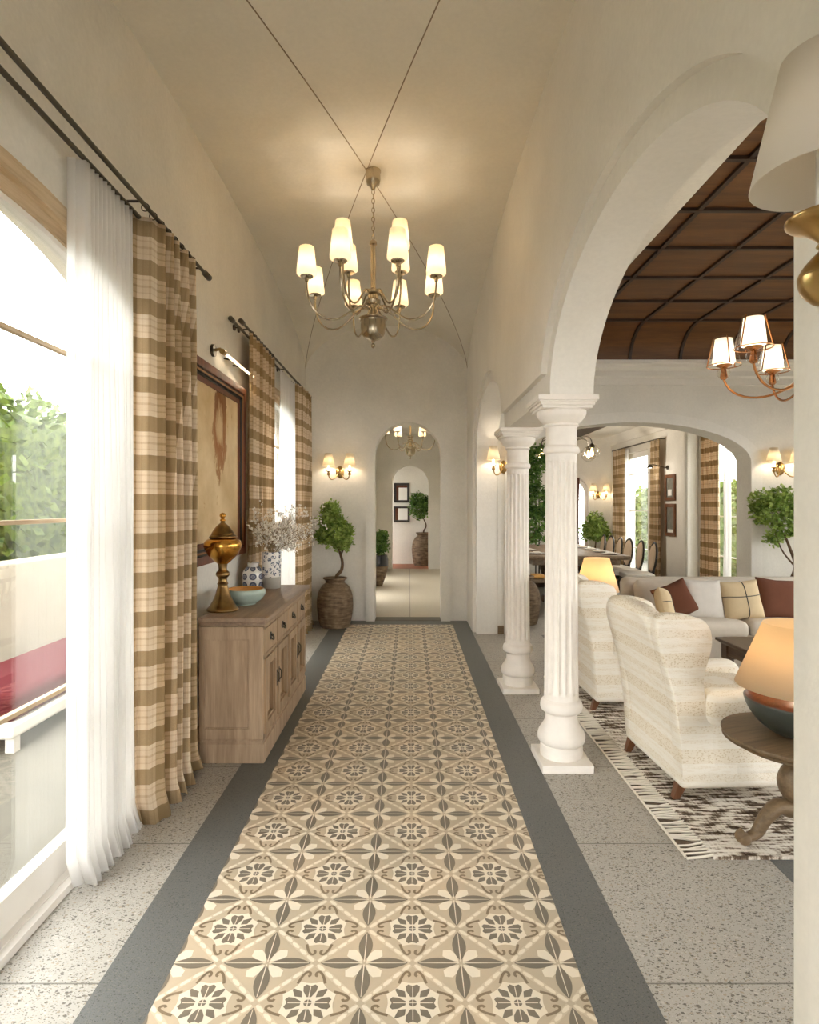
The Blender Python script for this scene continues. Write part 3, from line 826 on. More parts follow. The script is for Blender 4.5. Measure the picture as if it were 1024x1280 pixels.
for sx in (-.3, .3):
    for sy in (-.82, .82): MB().box(sx - .03, sy - .03, 0, sx + .03, sy + .03, .1).build('leg', M['white_paint'], db, smooth=0)
# ------------------------------------------------------------------ fluted columns
def make_column(label, loc):
    t = thing('column', label, 'column', loc, 0, 'white fluted columns', 'thing')
    MB().box(-.145, -.16, 0, .145, .16, .045).build('plinth', M['stone'], t, bevel=.004)
    b = spline([(.118, .045), (.122, .06), (.121, .11), (.116, .118)], 3) + spline([(.116, .12), (.131, .132), (.136, .155), (.130, .185), (.112, .215), (.096, .245), (.092, .275), (.094, .295)], 4) + spline([(.098, .30), (.116, .312), (.121, .335), (.116, .36), (.104, .372), (.098, .378)], 4)
    MB().lathe(b, 48).build('base', M['stone'], t, smooth=50)
    def fl(r, z, a):
        n = 16; k = ((a * n / (2 * pi)) % 1.0) * 2 - 1
        e = min(1, max(0, (z - .41) / .03), max(0, (1.76 - z) / .03)); e = sqrt(max(0, e))
        return r - .013 * e * sqrt(max(0, 1 - (k / .78) ** 2)) if abs(k) < .78 else r
    zs = [.378, .40] + [.41 + .03 * i / 4 for i in range(5)] + [.7, 1.0, 1.3, 1.6] + [1.73 + .03 * i / 4 for i in range(5)] + [1.80]
    MB().lathe([(.099 - .010 * ((z - .378) / 1.42), z) for z in zs], 192, fn=fl).build('shaft', M['stone'], t, smooth=35)
    c = spline([(.089, 1.80), (.101, 1.806), (.104, 1.822), (.100, 1.838), (.091, 1.844)], 3) + [(.089, 1.85), (.088, 1.95)] + spline([(.089, 1.955), (.098, 1.96), (.098, 1.968), (.094, 1.974)], 2) + spline([(.096, 1.976), (.11, 1.985), (.135, 2.015), (.142, 2.04), (.138, 2.052)], 4)
    MB().lathe(c, 48).build('capital', M['stone'], t, smooth=50)
    m = MB()
    for (h, a, b_) in ((.142, 2.05, 2.066), (.152, 2.066, 2.082), (.16, 2.082, 2.092), (.17, 2.092, 2.121)): m.box(-h, -h, a, h, h, b_)
    m.build('abacus', M['stone'], t, bevel=.003)
    return t
col0 = make_column('nearer white fluted column, beside the wingback armchairs', (.888, 3.51, 0))
dup(col0, (.888, 4.92, 0), 0, 'farther white fluted column, between the near column and the plain pier')

# ------------------------------------------------------------------ curtains and rods
def curtain(name, label, cat, x, y0, y1, ztop, zbot, folds, mat, group, ret=0.0, spread=0.0, amp=(.03, .05), axis='y', side=1, solid=.003, seed=0, lead=0.0):
    """cloth panel hanging along the wall; ret = the leading edge turns back towards the wall by this much; spread = extra width at the hem"""
    rnd = random.Random(seed); nu = folds * 14; nv = 26; mb = MB(); mb.uv = []
    ph = [rnd.uniform(-.5, .5) for _ in range(folds + 2)]; am = [rnd.uniform(.65, 1.25) for _ in range(folds + 2)]
    W = (y1 - y0)
    prevs = None
    for j in range(nv + 1):
        v = j / nv; z = ztop + (zbot - ztop) * v; A = amp[0] + (amp[1] - amp[0]) * min(1, v * 2.2)
        s = 0; last = None; row = []
        for i in range(nu + 1):
            u = i / nu; q = u * folds; k = int(q); f = q - k
            a_ = am[k] * (1 - f) + am[k + 1] * f; p_ = ph[k] * (1 - f) + ph[k + 1] * f
            off = A * a_ * sin(2 * pi * q + p_ * 1.2 * v) + .25 * A * sin(4 * pi * q + 1.3 * p_ + v)
            y = y0 - spread * v * (.55 - u) * 1.0 + W * u + .012 * sin(9 * u + 5 * v)
            if ret and u < lead: off = -ret * (1 - u / lead) ** 1.0 + off * (u / lead) * .6 + .015 * sin(u / lead * 7)
            if ret and u < lead: y = y0 - spread * v * .55 + W * lead * .55 * (u / lead) + .02 * sin(3 * u / lead) * v
            hem = (.012 * sin(14 * u + 2) + .01 * sin(31 * u)) * (1 if v == 1 else 0)
            flare = (.03 if v > .96 else 0) * (v - .96) / .04
            pt = (x + side * (off + flare), y, z + (hem if zbot < .1 else 0)) if axis == 'y' else (y, x + side * (off + flare), z + hem)
            if last: s += sqrt(sum((pt[q_] - last[q_]) ** 2 for q_ in range(3)))
            last = pt; mb.v.append(pt); mb.uv.append((s, z))
    for j in range(nv):
        for i in range(nu):
            a = j * (nu + 1) + i; mb.f.append((a, a + 1, a + nu + 2, a + nu + 1)); mb.mi.append(0)
    o = mb.build(name, M[mat], smooth=180, solid=solid)
    return tag(o, label, cat, group)

ROD1, ROD2 = WXL + .13, WXL + .07
def rod(label, x, y0, y1, z, brackets, group, ends=(1, 1), rings=()):
    t = thing('curtain_rod', label, 'curtain rod', (x, y0, z), 0, group)
    MB().tube([(0, 0, 0), (0, y1 - y0, 0)], .0105, 10).build('pole', M['iron'], t)
    for e, y, s in ((0, 0, -1), (1, y1 - y0, 1)):
        if ends[e]: MB().tube([(0, y, 0), (0, y + s * .012, 0), (0, y + s * .02, 0), (0, y + s * .09, 0), (0, y + s * .105, 0)], [.012, .013, .018, .019, .010], 12).build('finial', M['iron'], t)
    for y in brackets:
        MB().tube([(0, y - y0, 0), (WXL - x + .008, y - y0, 0)], .006, 8).tube([(WXL - x + .012, y - y0, 0), (WXL - x - .001, y - y0, 0)], .024, 12).build('bracket', M['iron'], t)
    for y in rings:
        m = MB(); pts = [(.018 * cos(a), 0.0, .018 * sin(a)) for a in [2 * pi * i / 14 for i in range(15)]]
        m.tube([(p[0], y - y0, p[2] - .008) for p in pts], .0025, 6); m.build('ring', M['iron'], t)
    return t
rod('thick bronze rod carrying the near plaid curtain', ROD1, .3, 3.56, 2.885, (.35, 2.73, 3.5), 'plaid curtain rods', rings=[2.77 + .085 * i for i in range(8)])
rod('thin bronze rod carrying the near white sheer curtain', ROD2, .3, 3.5, 2.865, (.4, 3.46), 'sheer curtain rods', ends=(0, 0))
rod('thick bronze rod over the far window, carrying two plaid curtains', WXL + .085, 4.58, 7.55, 2.885, (4.72, 6.1, 7.5), 'plaid curtain rods', rings=[4.8 + .1 * i for i in range(8)] + [6.75 + .1 * i for i in range(8)])
rod('thin bronze rod over the far window, carrying the narrow white sheer', WXL + .045, 4.46, 7.5, 2.865, (4.6, 7.45), 'sheer curtain rods', ends=(1, 0))
curtain('plaid_curtain', 'plaid curtain beside the near window, left of the console cabinet', 'curtain', ROD1 + .0, 2.80, 3.40, 2.868, .012, 6, 'plaid', 'plaid curtains of the hall', ret=.13, lead=.16, amp=(.026, .045), spread=.06, seed=3)
curtain('sheer_curtain', 'long white sheer curtain at the near window', 'curtain', ROD2 - .0, 2.33, 2.765, 2.855, .012, 12, 'sheer', 'white sheer curtains of the hall', ret=.05, lead=.1, amp=(.012, .032), solid=.001, spread=.02, seed=5)
curtain('plaid_curtain', 'plaid curtain of the far window nearer the painting', 'curtain', WXL + .085, 4.74, 5.62, 2.868, .012, 8, 'plaid', 'plaid curtains of the hall', amp=(.018, .022), spread=.04, seed=8)
curtain('sheer_curtain', 'narrow white sheer between two plaid curtains at the far window', 'curtain', WXL + .06, 5.98, 6.72, 2.855, .012, 8, 'sheer', 'white sheer curtains of the hall', amp=(.018, .035), solid=.001, seed=9)
curtain('plaid_curtain', 'plaid curtain nearest the end wall, behind the potted tree', 'curtain', WXL + .11, 6.72, 7.52, 2.868, .012, 7, 'plaid', 'plaid curtains of the hall', ret=.06, lead=.1, amp=(.022, .04), seed=11)

# ------------------------------------------------------------------ painting and picture light
def painting():
    y0, y1, z0, z1 = 3.42, 4.80, 1.12, 2.43
    t = thing('framed_painting', 'large painting with brown smudged figure in a red-brown frame above the console', 'painting', (WXL, (y0 + y1) / 2, (z0 + z1) / 2))
    hy, hz = (y1 - y0) / 2, (z1 - z0) / 2
    def rect(k): return [(-hy + k, -hz + k), (hy - k, -hz + k), (hy - k, hz - k), (-hy + k, hz - k)]
    m = MB(); m.ring(rect(0), rect(.055), 0, .0, .045); m.build('frame', M['frame_wood'], t, bevel=.006)
    m = MB(); m.ring(rect(.055), rect(.085), 0, .0, .036).ring(rect(.085), rect(.1), 0, .0, .026); m.build('inner_moulding', M['black_wood'], t, bevel=.004)
    m = MB(); m.ring(rect(.07), rect(.082), 0, .01, .041); m.build('gilt_line', M['gold'], t)
    m = MB(); m.ring(rect(.1), rect(.135), 0, .0, .02); m.build('slip', M['frame_wood'], t)
    MB().box(.002, -hy + .12, -hz + .12, .012, hy - .12, hz - .12).build('canvas', M['canvas'], t, smooth=0)
painting()
pl = thing('picture_light', 'slim lit brass picture light on the wall above the painting', 'picture light', (WXL, 4.08, 2.55))
MB().tube([(-.001, .02, .01), (.02, .02, .01)], .042, 20).build('wall_plate', M['iron'], pl)
MB().tube([(.015, .02, .012), (.055, .02, .02), (.075, .02, .0)], .011, 10).tube([(.075, .0, 0), (.075, .05, 0)], .019, 12).build('arm', M['brass'], pl)
for yy in (.28, .5): MB().tube([(.0, yy, .02), (.075, yy, .004)], .006, 8).build('stay', M['iron'], pl)
MB().tube([(.075, .03, 0), (.075, .82, 0)], .011, 12).build('housing', M['brass'], pl)
MB().tube([(.081, .05, -.006), (.081, .81, -.006)], .010, 12).build('light_tube', M['tube'], pl)
ad = bpy.data.lights.new('picture_glow', 'AREA'); ad.shape = 'RECTANGLE'; ad.size = .7; ad.size_y = .02; ad.energy = .45; ad.color = (1, .82, .58)
ao = bpy.data.objects.new('picture_glow', ad); COL.objects.link(ao); ao.parent = pl; ao.location = (.08, .43, -.022); ao.rotation_euler = (0, R(15), R(90))

# ------------------------------------------------------------------ console cabinet
def console():
    X0, X1, Y0, Y1 = -1.225, -.865, 3.50, 4.88
    t = thing('console_cabinet', 'weathered oak console cabinet with four drawers and four doors under the painting', 'cabinet', ((X0 + X1) / 2, (Y0 + Y1) / 2, 0))
    hx, hy = (X1 - X0) / 2, (Y1 - Y0) / 2
    MB().box(-hx, -hy, .13, hx - .028, hy, .80).build('body', M['console'], t, bevel=.003)
    m = MB().box(-hx, -hy - .012, 0, hx + .018, hy + .012, .115).prism([(-hy - .012, .115), (hy + .012, .115), (hy, .135), (-hy, .135)], 0, -hx, hx + .012)
    m.build('plinth', M['console'], t, bevel=.004)
    m = MB().box(-hx, -hy - .015, .798, hx + .02, hy + .015, .822).box(-hx, -hy - .04, .822, hx + .045, hy + .04, .852)
    m.build('top', M['console_top'], t, bevel=.006)
    # framed side panel facing the entrance
    def fr(y, nm):
        s = -1 if y < 0 else 1; A = [(-hx + .0, .14), (hx + .012, .14), (hx + .012, .795), (-hx, .795)]; B = [(-hx + .03, .2), (hx - .07, .2), (hx - .07, .72), (-hx + .03, .72)]
        m = MB().ring(A, B, 1, min(y, y + s * .012), max(y, y + s * .012)); m.ring(B, [(-hx + .036, .206), (hx - .076, .206), (hx - .076, .714), (-hx + .036, .714)], 1, min(y, y + s * .006), max(y, y + s * .006))
        m.build('side_panel', M['console'], t, smooth=0, bevel=.0015)
    fr(-hy, 0); fr(hy, 1)
    st = MB()
    W = 2 * hy / 4
    for k in range(5): st.box(hx, -hy + W * k - .014 * (1 if 0 < k < 4 else 0) - (.0 if k else 0), .135, hx + .012, -hy + W * k + .014 * (1 if 0 < k < 4 else 0) + (.025 if k == 0 else 0), .798) if k < 4 else st.box(hx, hy - .025, .135, hx + .012, hy, .798)
    st.box(hx, -hy, .60, hx + .012, hy, .622); st.box(hx, -hy, .775, hx + .012, hy, .798); st.box(hx, -hy, .135, hx + .012, hy, .155)
    st.build('face_frame', M['console_front'], t, smooth=0)
    for k in range(4):
        a, b = -hy + W * k + .022, -hy + W * (k + 1) - .022
        c = (a + b) / 2
        d = MB().box(hx - .03, a, .626, hx + .014, b, .771).build('drawer', M['console_front'], t, bevel=.003)
        m = MB().tube([(hx + .014, c, .705), (hx + .019, c, .705)], .024, 16)
        m.tube([(hx + .022 + .012 * sin(pi * i / 10), c - .026 * cos(pi * i / 10), .703 - .02 * sin(pi * i / 10)) for i in range(11)], .005, 8)
        m.ball((hx + .026, c, .71), .009, 10).build('pull', M['iron'], d)
        dr = MB()
        A = [(a, .158), (b, .158), (b, .598), (a, .598)]; B = [(a + .05, .215), (b - .05, .215), (b - .05, .545), (a + .05, .545)]; C_ = [(a + .062, .227), (b - .062, .227), (b - .062, .533), (a + .062, .533)]
        dr.ring(A, B, 0, hx - .027, hx + .022); dr.ring(B, C_, 0, hx - .027, hx + .010)
        dobj = dr.build('door', M['console_front'], t, smooth=0, bevel=.002)
        MB().box(hx - .027, a + .04, .2, hx - .012, b - .04, .56).build('door_panel', M['console'], dobj, smooth=0)
        hyy = b - .012 if k % 2 == 0 else a + .012
        m = MB().box(hx + .022, hyy - .008, .36, hx + .025, hyy + .008, .46)
        m.tube([(hx + .025, hyy, .45), (hx + .036, hyy, .435), (hx + .036, hyy, .395), (hx + .025, hyy, .38)], .004, 8)
        m.build('handle', M['iron'], dobj)
    return t
console()
TOP = .8525
# brass lidded urn
u = thing('lidded_urn', 'tall gilded bronze lidded urn on the near end of the console', 'urn', (-1.155, 3.71, TOP))
MB().lathe(spline([(.093, 0), (.096, .008), (.09, .018), (.076, .035), (.052, .08), (.036, .13), (.03, .155), (.034, .165)], 3) + spline([(.034, .166), (.027, .18), (.027, .2), (.036, .21), (.042, .225), (.036, .24), (.026, .25), (.027, .275), (.03, .29)], 3), 32).build('foot', M['bronze_dark'], u, smooth=60)
MB().lathe(spline([(.03, .288), (.05, .305), (.085, .34), (.11, .385), (.113, .41), (.104, .43), (.085, .442), (.07, .446)], 4), 40).build('bowl', M['bronze_gold'], u, smooth=60)
MB().lathe(spline([(.07, .445), (.082, .452), (.078, .462), (.070, .468), (.066, .48), (.05, .505), (.034, .525), (.022, .535), (.014, .542), (.012, .55)], 3), 32).build('lid', M['bronze_dark'], u, smooth=60)
MB().lathe(spline([(.011, .549), (.018, .556), (.012, .566), (.009, .57), (.018, .58), (.019, .59), (.012, .6), (.0005, .604)], 3), 20).build('finial', M['bronze_gold'], u, smooth=60)
# celadon bowl
bw = thing('ceramic_bowl', 'pale celadon bowl with ochre inside standing on the console', 'bowl', (-1.085, 3.96, TOP))
MB().shell(spline([(.001, .008), (.06, .008), (.062, 0), (.07, 0), (.072, .008), (.105, .03), (.128, .062), (.13, .085), (.122, .1)], 3), 40).build('outside', M['ceramic_green'], bw, smooth=60, solid=.003)
MB().shell(spline([(.122, .1), (.116, .1), (.118, .08), (.1, .045), (.06, .022), (.001, .018)], 3), 40).build('inside', M['ochre'], bw, smooth=60)
def uv_lathe(prof, seg, mat, name, parent=None, loc=None):
    mb = MB(); mb.uv = []; n = len(prof)
    for i, (r, z) in enumerate(prof):
        for k in range(seg + 1):
            a = 2 * pi * k / seg; mb.v.append((r * cos(a), r * sin(a), z)); mb.uv.append((k / seg, z / prof[-1][1]))
    for i in range(n - 1):
        for k in range(seg):
            q = i * (seg + 1) + k; mb.f.append((q, q + 1, q + seg + 2, q + seg + 1)); mb.mi.append(0)
    return mb.build(name, M[mat], parent, smooth=60, loc=loc)
va = thing('patterned_vase', 'short rounded white vase with blue circles on the console', 'vase', (-1.225, 4.70, TOP))
uv_lathe(spline([(.001, 0), (.065, 0), (.078, .02), (.083, .08), (.078, .13), (.055, .165), (.045, .17)], 3), 32, 'dots', 'body', va)
MB().shell([(.045, .169), (.043, .185), (.049, .2), (.045, .2), (.038, .185), (.038, .15)], 28).build('neck', M['ceramic_white'], va, smooth=60)
vb = thing('flower_vase', 'tall white vase with blue sprigs on the far end of the console', 'vase', (-1.085, 4.72, TOP))
MB().shell(spline([(.072, .09), (.074, .2), (.075, .275), (.07, .28), (.066, .27), (.066, .12)], 3), 32).build('body', M['sprig'], vb, smooth=60)
MB().lathe([(.066, 0), (.071, .01), (.072, .09), (.066, .092)], 32).build('base', M['ceramic_grey'], vb, smooth=40)
# baby's breath
def gypsophila():
    t = thing('dried_flowers', "spray of tiny white dried flowers in the tall sprigged vase", 'flowers', (-1.085, 4.72, TOP + .12))
    st = MB(); bl = MB(); rnd = random.Random(4)
    for i in range(56):
        a = rnd.uniform(0, 2 * pi); sp = rnd.uniform(.08, .36); h = rnd.uniform(.3, .52) - sp * .25
        ex = min(sp * cos(a) * .75 + .09, .42); ex = max(ex, -.11); tip = (ex, sp * sin(a) * 1.1, h)
        p = bez((rnd.uniform(-.03, .03), rnd.uniform(-.03, .03), .02), (0, 0, .2), (tip[0] * .5, tip[1] * .5, h * .85), tip, 7)
        st.tube(p, .0016, 4)
        for k in range(9):
            q = p[rnd.randint(4, 7)]; d = (rnd.gauss(0, .05), rnd.gauss(0, .05), rnd.gauss(.02, .04)); e = (max(q[0] + d[0], -.12), q[1] + d[1], q[2] + d[2])
            st.tube([q, e], .0009, 3)
            for _ in range(3):
                c = (e[0] + rnd.gauss(0, .01), e[1] + rnd.gauss(0, .01), e[2] + rnd.gauss(0, .01)); bl.ball(c, rnd.uniform(.0045, .0085), 5)
    st.build('stems', M['twig'], t)
    o = bl.build('blossoms', M['blossom'], t); o['kind'] = 'stuff'
gypsophila()

# ------------------------------------------------------------------ pots and trees
def foliage(parent, blobs, n, sz, mat='leaf', name='foliage', seed=1):
    st = random.getstate(); random.seed(seed); mb = MB(); tot = sum(b[3] ** 2 for b in blobs)
    for (cx, cy, cz, r, fz) in blobs:
        for i in range(int(n * r * r / tot)):
            a = random.uniform(0, 2 * pi); z = random.uniform(-1, 1); q = sqrt(1 - z * z); rr = r * random.uniform(.35, 1.0) ** .6
            leafquad(mb, (cx + rr * q * cos(a), cy + rr * q * sin(a), cz + rr * z * fz), sz * random.uniform(.6, 1.3))
    random.setstate(st)
    return mb.build(name, M[mat], parent, smooth=0)
def clay_pot(label, loc, h=.6, r=.22, cat='pot'):
    t = thing('clay_pot', label, cat, loc, 0, 'weathered clay pots')
    k = h / .6; q = r / .22
    MB().shell([(a * q, b * k) for a, b in spline([(.001, 0), (.16, 0), (.185, .02), (.212, .15), (.222, .3), (.205, .42), (.16, .505), (.122, .535), (.115, .55), (.125, .575), (.145, .588), (.15, .6), (.135, .603), (.118, .585), (.1, .55), (.1, .45)], 3)], 40).build('body', M['clay'], t, smooth=60)
    MB().lathe([(.108 * q, .5 * k), (.108 * q, .52 * k), (.001, .525 * k)], 24).build('soil', M['soil'], t)
    return t
def tree(label, loc, trunk, blobs, n, sz, mat='leaf', cat='tree', rad=(.026, .012), branches=(), seed=1, name='potted_tree'):
    t = thing(name, label, cat, loc, 0, 'small indoor trees')
    m = MB(); p = spline(trunk, 6); m.tube(p, [rad[0] + (rad[1] - rad[0]) * i / (len(p) - 1) for i in range(len(p))], 8)
    for b in branches:
        q = spline(b, 4); m.tube(q, [rad[1] * (1 - .6 * i / (len(q) - 1)) for i in range(len(q))], 6)
    m.build('trunk', M['bark'], t, smooth=60)
    foliage(t, blobs, n, sz, mat, seed=seed)
    return t
clay_pot('weathered brown clay pot against the end wall, under the wall sconce', (-.925, 7.45, 0), .605, .222)
tree('small leafy tree with crooked trunk in the pot by the end wall', (-.925, 7.45, .5), [(0, 0, -.02), (.02, 0, .12), (.08, -.02, .2), (.09, 0, .3), (.06, 0, .42), (.02, 0, .6)],
     [(.0, 0, .68, .20, 1.1), (-.06, 0, .86, .15, 1.1), (.08, .0, .55, .13, 1), (-.13, -.02, .62, .12, .8), (.12, -.04, .68, .11, 1), (-.04, 0, .97, .09, 1)], 3400, .05,
     branches=([(.07, 0, .38), (.12, 0, .5), (.16, 0, .58)], [(.05, 0, .45), (-.05, 0, .58), (-.12, 0, .66)]), seed=2)
clay_pot('tall clay pot standing behind the far column', (1.44, 7.66, 0), .6, .225)
tree('leafy tree rising behind the far column', (1.44, 7.66, .5), [(0, 0, -.02), (.03, 0, .2), (.0, 0, .4), (.08, 0, .6), (.04, 0, .9)],
     [(.12, 0, .75, .24, 1.1), (-.2, .0, .85, .16, 1), (.2, 0, 1.05, .22, 1), (.02, 0, 1.35, .22, 1.1), (.2, 0, 1.6, .18, 1), (-.12, -.1, 1.1, .18, 1)], 3600, .06, 'leaf_dark',
     branches=([(.02, 0, .5), (.12, 0, .6), (.2, 0, .75)], [(.06, 0, .65), (-.08, 0, .75), (-.18, 0, .85)]), seed=3)
# corridor plant
cp = thing('glazed_pot', 'tapered clay pot with a dark glazed rim in the corridor beyond the arch', 'pot', (-.575, 11.2, 0))
MB().lathe([(.06, 0), (.075, .02), (.12, .15), (.165, .32), (.175, .38)], 32).build('body', M['clay'], cp, smooth=60)
MB().shell([(.176, .375), (.18, .5), (.16, .56), (.165, .58), (.15, .58), (.14, .5)], 32).build('rim', M['mirror_pot'], cp, smooth=50)
tree('round green shrub in the dark rimmed corridor pot', (-.575, 11.2, .5), [(0, 0, -.05), (0, 0, .1), (.01, 0, .2)], [(.02, 0, .28, .19, 1.1), (.05, 0, .42, .13, 1)], 1500, .05, 'leaf_dark', 'shrub', rad=(.02, .01), seed=5, name='potted_shrub')
clay_pot('tall clay pot in the niche at the end of the corridor', (.36, 15.1, 0), .82, .3)
tree('small crooked tree in the niche pot at the end of the corridor', (.36, 15.1, .7), [(0, 0, -.02), (.0, 0, .15), (.06, 0, .3), (-.02, 0, .5)], [(-.12, 0, .72, .26, 1.1), (-.15, 0, .95, .2, 1), (.1, 0, .85, .2, 1)], 1600, .07, 'leaf_dark', seed=6)
# living room corner tree, dining plants
clay_pot('clay pot in the corner behind the sofa, under the living room sconce', (4.25, 6.7, 0), .5, .2)
tree('slender tree with bright leaves in the corner behind the sofa', (4.25, 6.7, .42), [(0, 0, -.02), (.0, 0, .2), (.06, 0, .4), (.0, 0, .6), (-.06, 0, .75)],
     [(-.22, 0, 1.02, .2, .9), (-.32, 0, 1.12, .14, 1), (-.05, 0, .82, .12, .8), (.1, 0, 1.05, .18, 1), (-.18, 0, .72, .1, .8), (-.12, 0, 1.2, .12, .8), (.2, 0, .85, .12, 1)], 2400, .055,
     branches=([(.04, 0, .42), (-.1, 0, .6), (-.2, 0, .9)], [(.03, 0, .5), (.12, 0, .7), (.16, 0, .95)]), seed=8)
clay_pot('clay pot on the dining room floor near the wall sconce', (3.7, 11.95, 0), .5, .2)
tree('bushy fern green plant under the dining room sconce', (3.7, 11.95, .42), [(0, 0, -.02), (0, 0, .2), (.02, 0, .4)], [(0, 0, .62, .27, .9), (.12, 0, .5, .2, .8), (-.12, 0, .55, .2, .8), (0, 0, .82, .15, 1)], 1700, .07, 'leaf', 'plant', seed=9, name='potted_plant')

# ------------------------------------------------------------------ chandeliers and sconces
def torus_link(mb, c, r, rr, rot):
    pts = []
    for i in range(13):
        a = 2 * pi * i / 12; p = (r * .55 * cos(a), 0, r * sin(a)); pts.append((c[0] + p[0] * cos(rot), c[1] + p[0] * sin(rot), c[2] + p[2]))
    mb.tube(pts, rr, 5)
def arm_light(t, ang, R_, zb, zc, r0, shade, metal, glass=False, shade_h=.2, watts=2.0):
    c, s = cos(ang), sin(ang)
    P = lambda r, z: (r * c, r * s, z)
    pts = bez(P(r0, zb), P(r0 + R_ * .2, zb + .06), P(R_ * .45, zb - .17), P(R_ * .78, zb - .10), 10)[:-1] + bez(P(R_ * .78, zb - .10), P(R_ * .95, zb - .06), P(R_, zb + .02), P(R_, zc - .02), 10)
    MB().tube(pts, .0068, 8).build('arm', M[metal], t)
    x, y = R_ * c, R_ * s
    cup = MB().lathe([(.008, zc - .03), (.012, zc - .028), (.014, zc - .005), (.04, zc), (.044, zc + .008), (.042, zc + .01)], 20, x, y)
    cup.build('cup', M[metal], t, smooth=50)
    k = shade_h / .2
    sh = MB().shell([(.026 * k, zc + .012), (.056 * k, zc + .012), (.066 * k, zc + .022 * k), (.067 * k, zc + .04 * k), (.050 * k, zc + .2 * k), (.043 * k, zc + .205 * k), (.043 * k, zc + .204 * k)], 24, x, y)
    sh.build('shade', M[shade], t, smooth=60)
    lamp('bulb_light', (x, y, zc + .085 * k), watts, t, rad=.018)
def main_chandelier(label, loc, n1, n2, R1, R2, up, shade='milk', metal='nickel', watts=2.0):
    """origin = bottom finial tip; heights follow the hall chandelier"""
    t = thing('chandelier', label, 'chandelier', loc)
    b = spline([(.001, 0), (.012, .01), (.015, .025), (.008, .035), (.012, .05), (.03, .058), (.06, .072), (.08, .1), (.088, .15), (.086, .19), (.098, .2), (.1, .21), (.07, .216), (.045, .22)], 3)
    MB().lathe(b, 36).build('bowl', M[metal], t, smooth=60)
    MB().lathe([(.045, .215), (.045, .24), (.036, .25), (.036, .3), (.05, .31), (.052, .335), (.036, .345), (.036, .37), (.056, .38), (.058, .40), (.03, .41), (.018, .42), (.018, .72), (.026, .725), (.026, .745), (.012, .76)], 28).build('stem', M[metal], t, smooth=50)
    top = up
    ch = MB(); z = .775; k = 0
    while z < top - .11: torus_link(ch, (0, 0, z), .019, .0028, (k % 2) * pi / 2); z += .032; k += 1
    ch.build('chain', M[metal], t, smooth=60)
    MB().lathe([(.008, top - .125), (.014, top - .12), (.02, top - .1), (.045, top - .085), (.052, top - .05), (.05, top - .01), (.054, top), (.054, top + .02)], 28).build('canopy', M[metal], t, smooth=50)
    for i in range(n1): arm_light(t, pi / n1 + 2 * pi * i / n1 + pi / 2, R1, .28, .43, .04, shade, metal, watts=watts)
    for i in range(n2): arm_light(t, pi / n2 + 2 * pi * i / n2, R2, .39, .60, .04, shade, metal, watts=watts)
    return t
main_chandelier('large antique nickel chandelier with opal shades under the hall vault', (-.255, 4.2, 2.60), 8, 4, .47, .27, 1.235, watts=3.3)
main_chandelier('smaller lit chandelier seen through the end arch in the corridor', (.015, 10.4, 2.30), 6, 0, .43, .2, .905, 'milk', 'nickel', 4.0)

def living_chandelier():
    t = thing('chandelier', 'copper chandelier with cream shades under the dark coffered ceiling', 'chandelier', (2.02, 3.05, 2.10))
    MB().lathe([(.001, -.03), (.015, -.015), (.03, .02), (.022, .05), (.03, .09), (.014, .12), (.012, .5), (.01, 1.36)], 20).build('stem', M['copper'], t, smooth=50)
    MB().lathe([(.01, 1.34), (.05, 1.36), (.06, 1.395)], 20).build('canopy', M['copper'], t)
    for i in range(6):
        a = 2 * pi * i / 6 + R(22); c, s = cos(a), sin(a); P = lambda r, z: (r * c, r * s, z)
        pts = bez(P(.02, .06), P(.12, -.06), P(.34, -.06), P(.38, .09), 14)
        MB().tube(pts, .006, 8).build('arm', M['copper'], t)
        x, y = .38 * c, .38 * s
        MB().ball((x, y, .125), .034, 16).build('glass_ball', M['clear_glass'], t)
        MB().lathe([(.012, .09), (.02, .1), (.012, .15), (.04, .165), (.042, .17)], 16, x, y).build('cup', M['copper'], t)
        MB().shell([(.05, .175), (.058, .18), (.044, .31), (.04, .31)], 24, x, y).build('shade', M['shade_cream'], t, smooth=60)
        g = MB().shell([(.085, .165), (.05, .32)], 24, x, y); g.build('glass_cone', M['clear_glass'], t, smooth=60)
        m = MB(); m.tube([(x + .085 * cos(q), y + .085 * sin(q), .165) for q in [2 * pi * k / 24 for k in range(25)]], .003, 5)
        for q in (a, a + 2 * pi / 3, a + 4 * pi / 3): m.tube([(x + .085 * cos(q), y + .085 * sin(q), .165), (x + .05 * cos(q), y + .05 * sin(q), .32)], .004, 5)
        m.build('cage', M['copper'], t)
        lamp('bulb_light', (x, y, .23), 2.0, t, rad=.018)
living_chandelier()

def dining_pendant():
    t = thing('globe_chandelier', 'clear glass globe chandelier hanging over the dining table', 'chandelier', (2.6, 10.0, 2.33))
    MB().lathe([(.02, .1), (.02, .16), (.01, .17), (.01, .67)], 12).build('stem', M['iron'], t)
    for i in range(6):
        a = 2 * pi * i / 6 + R(20); x, y = .46 * cos(a), .46 * sin(a)
        MB().tube(bez((0, 0, .13), (x * .5, y * .5, .32), (x, y, .36), (x, y, .17), 10), .008, 6).build('arm', M['iron'], t)
        MB().lathe([(.03, .1), (.045, .115), (.04, .15), (.015, .175)], 14, x, y).build('socket', M['iron'], t)
        MB().ball((x, y, .04), .125, 20).build('globe', M['clear_glass'], t)
        MB().lathe([(.001, -.035), (.022, -.02), (.03, .01), (.018, .06), (.012, .1)], 12, x, y).build('bulb', M['bulb'], t, smooth=60)
    lamp('bulb_light', (0, 0, -.06), 75, t, rad=.1)
dining_pendant()

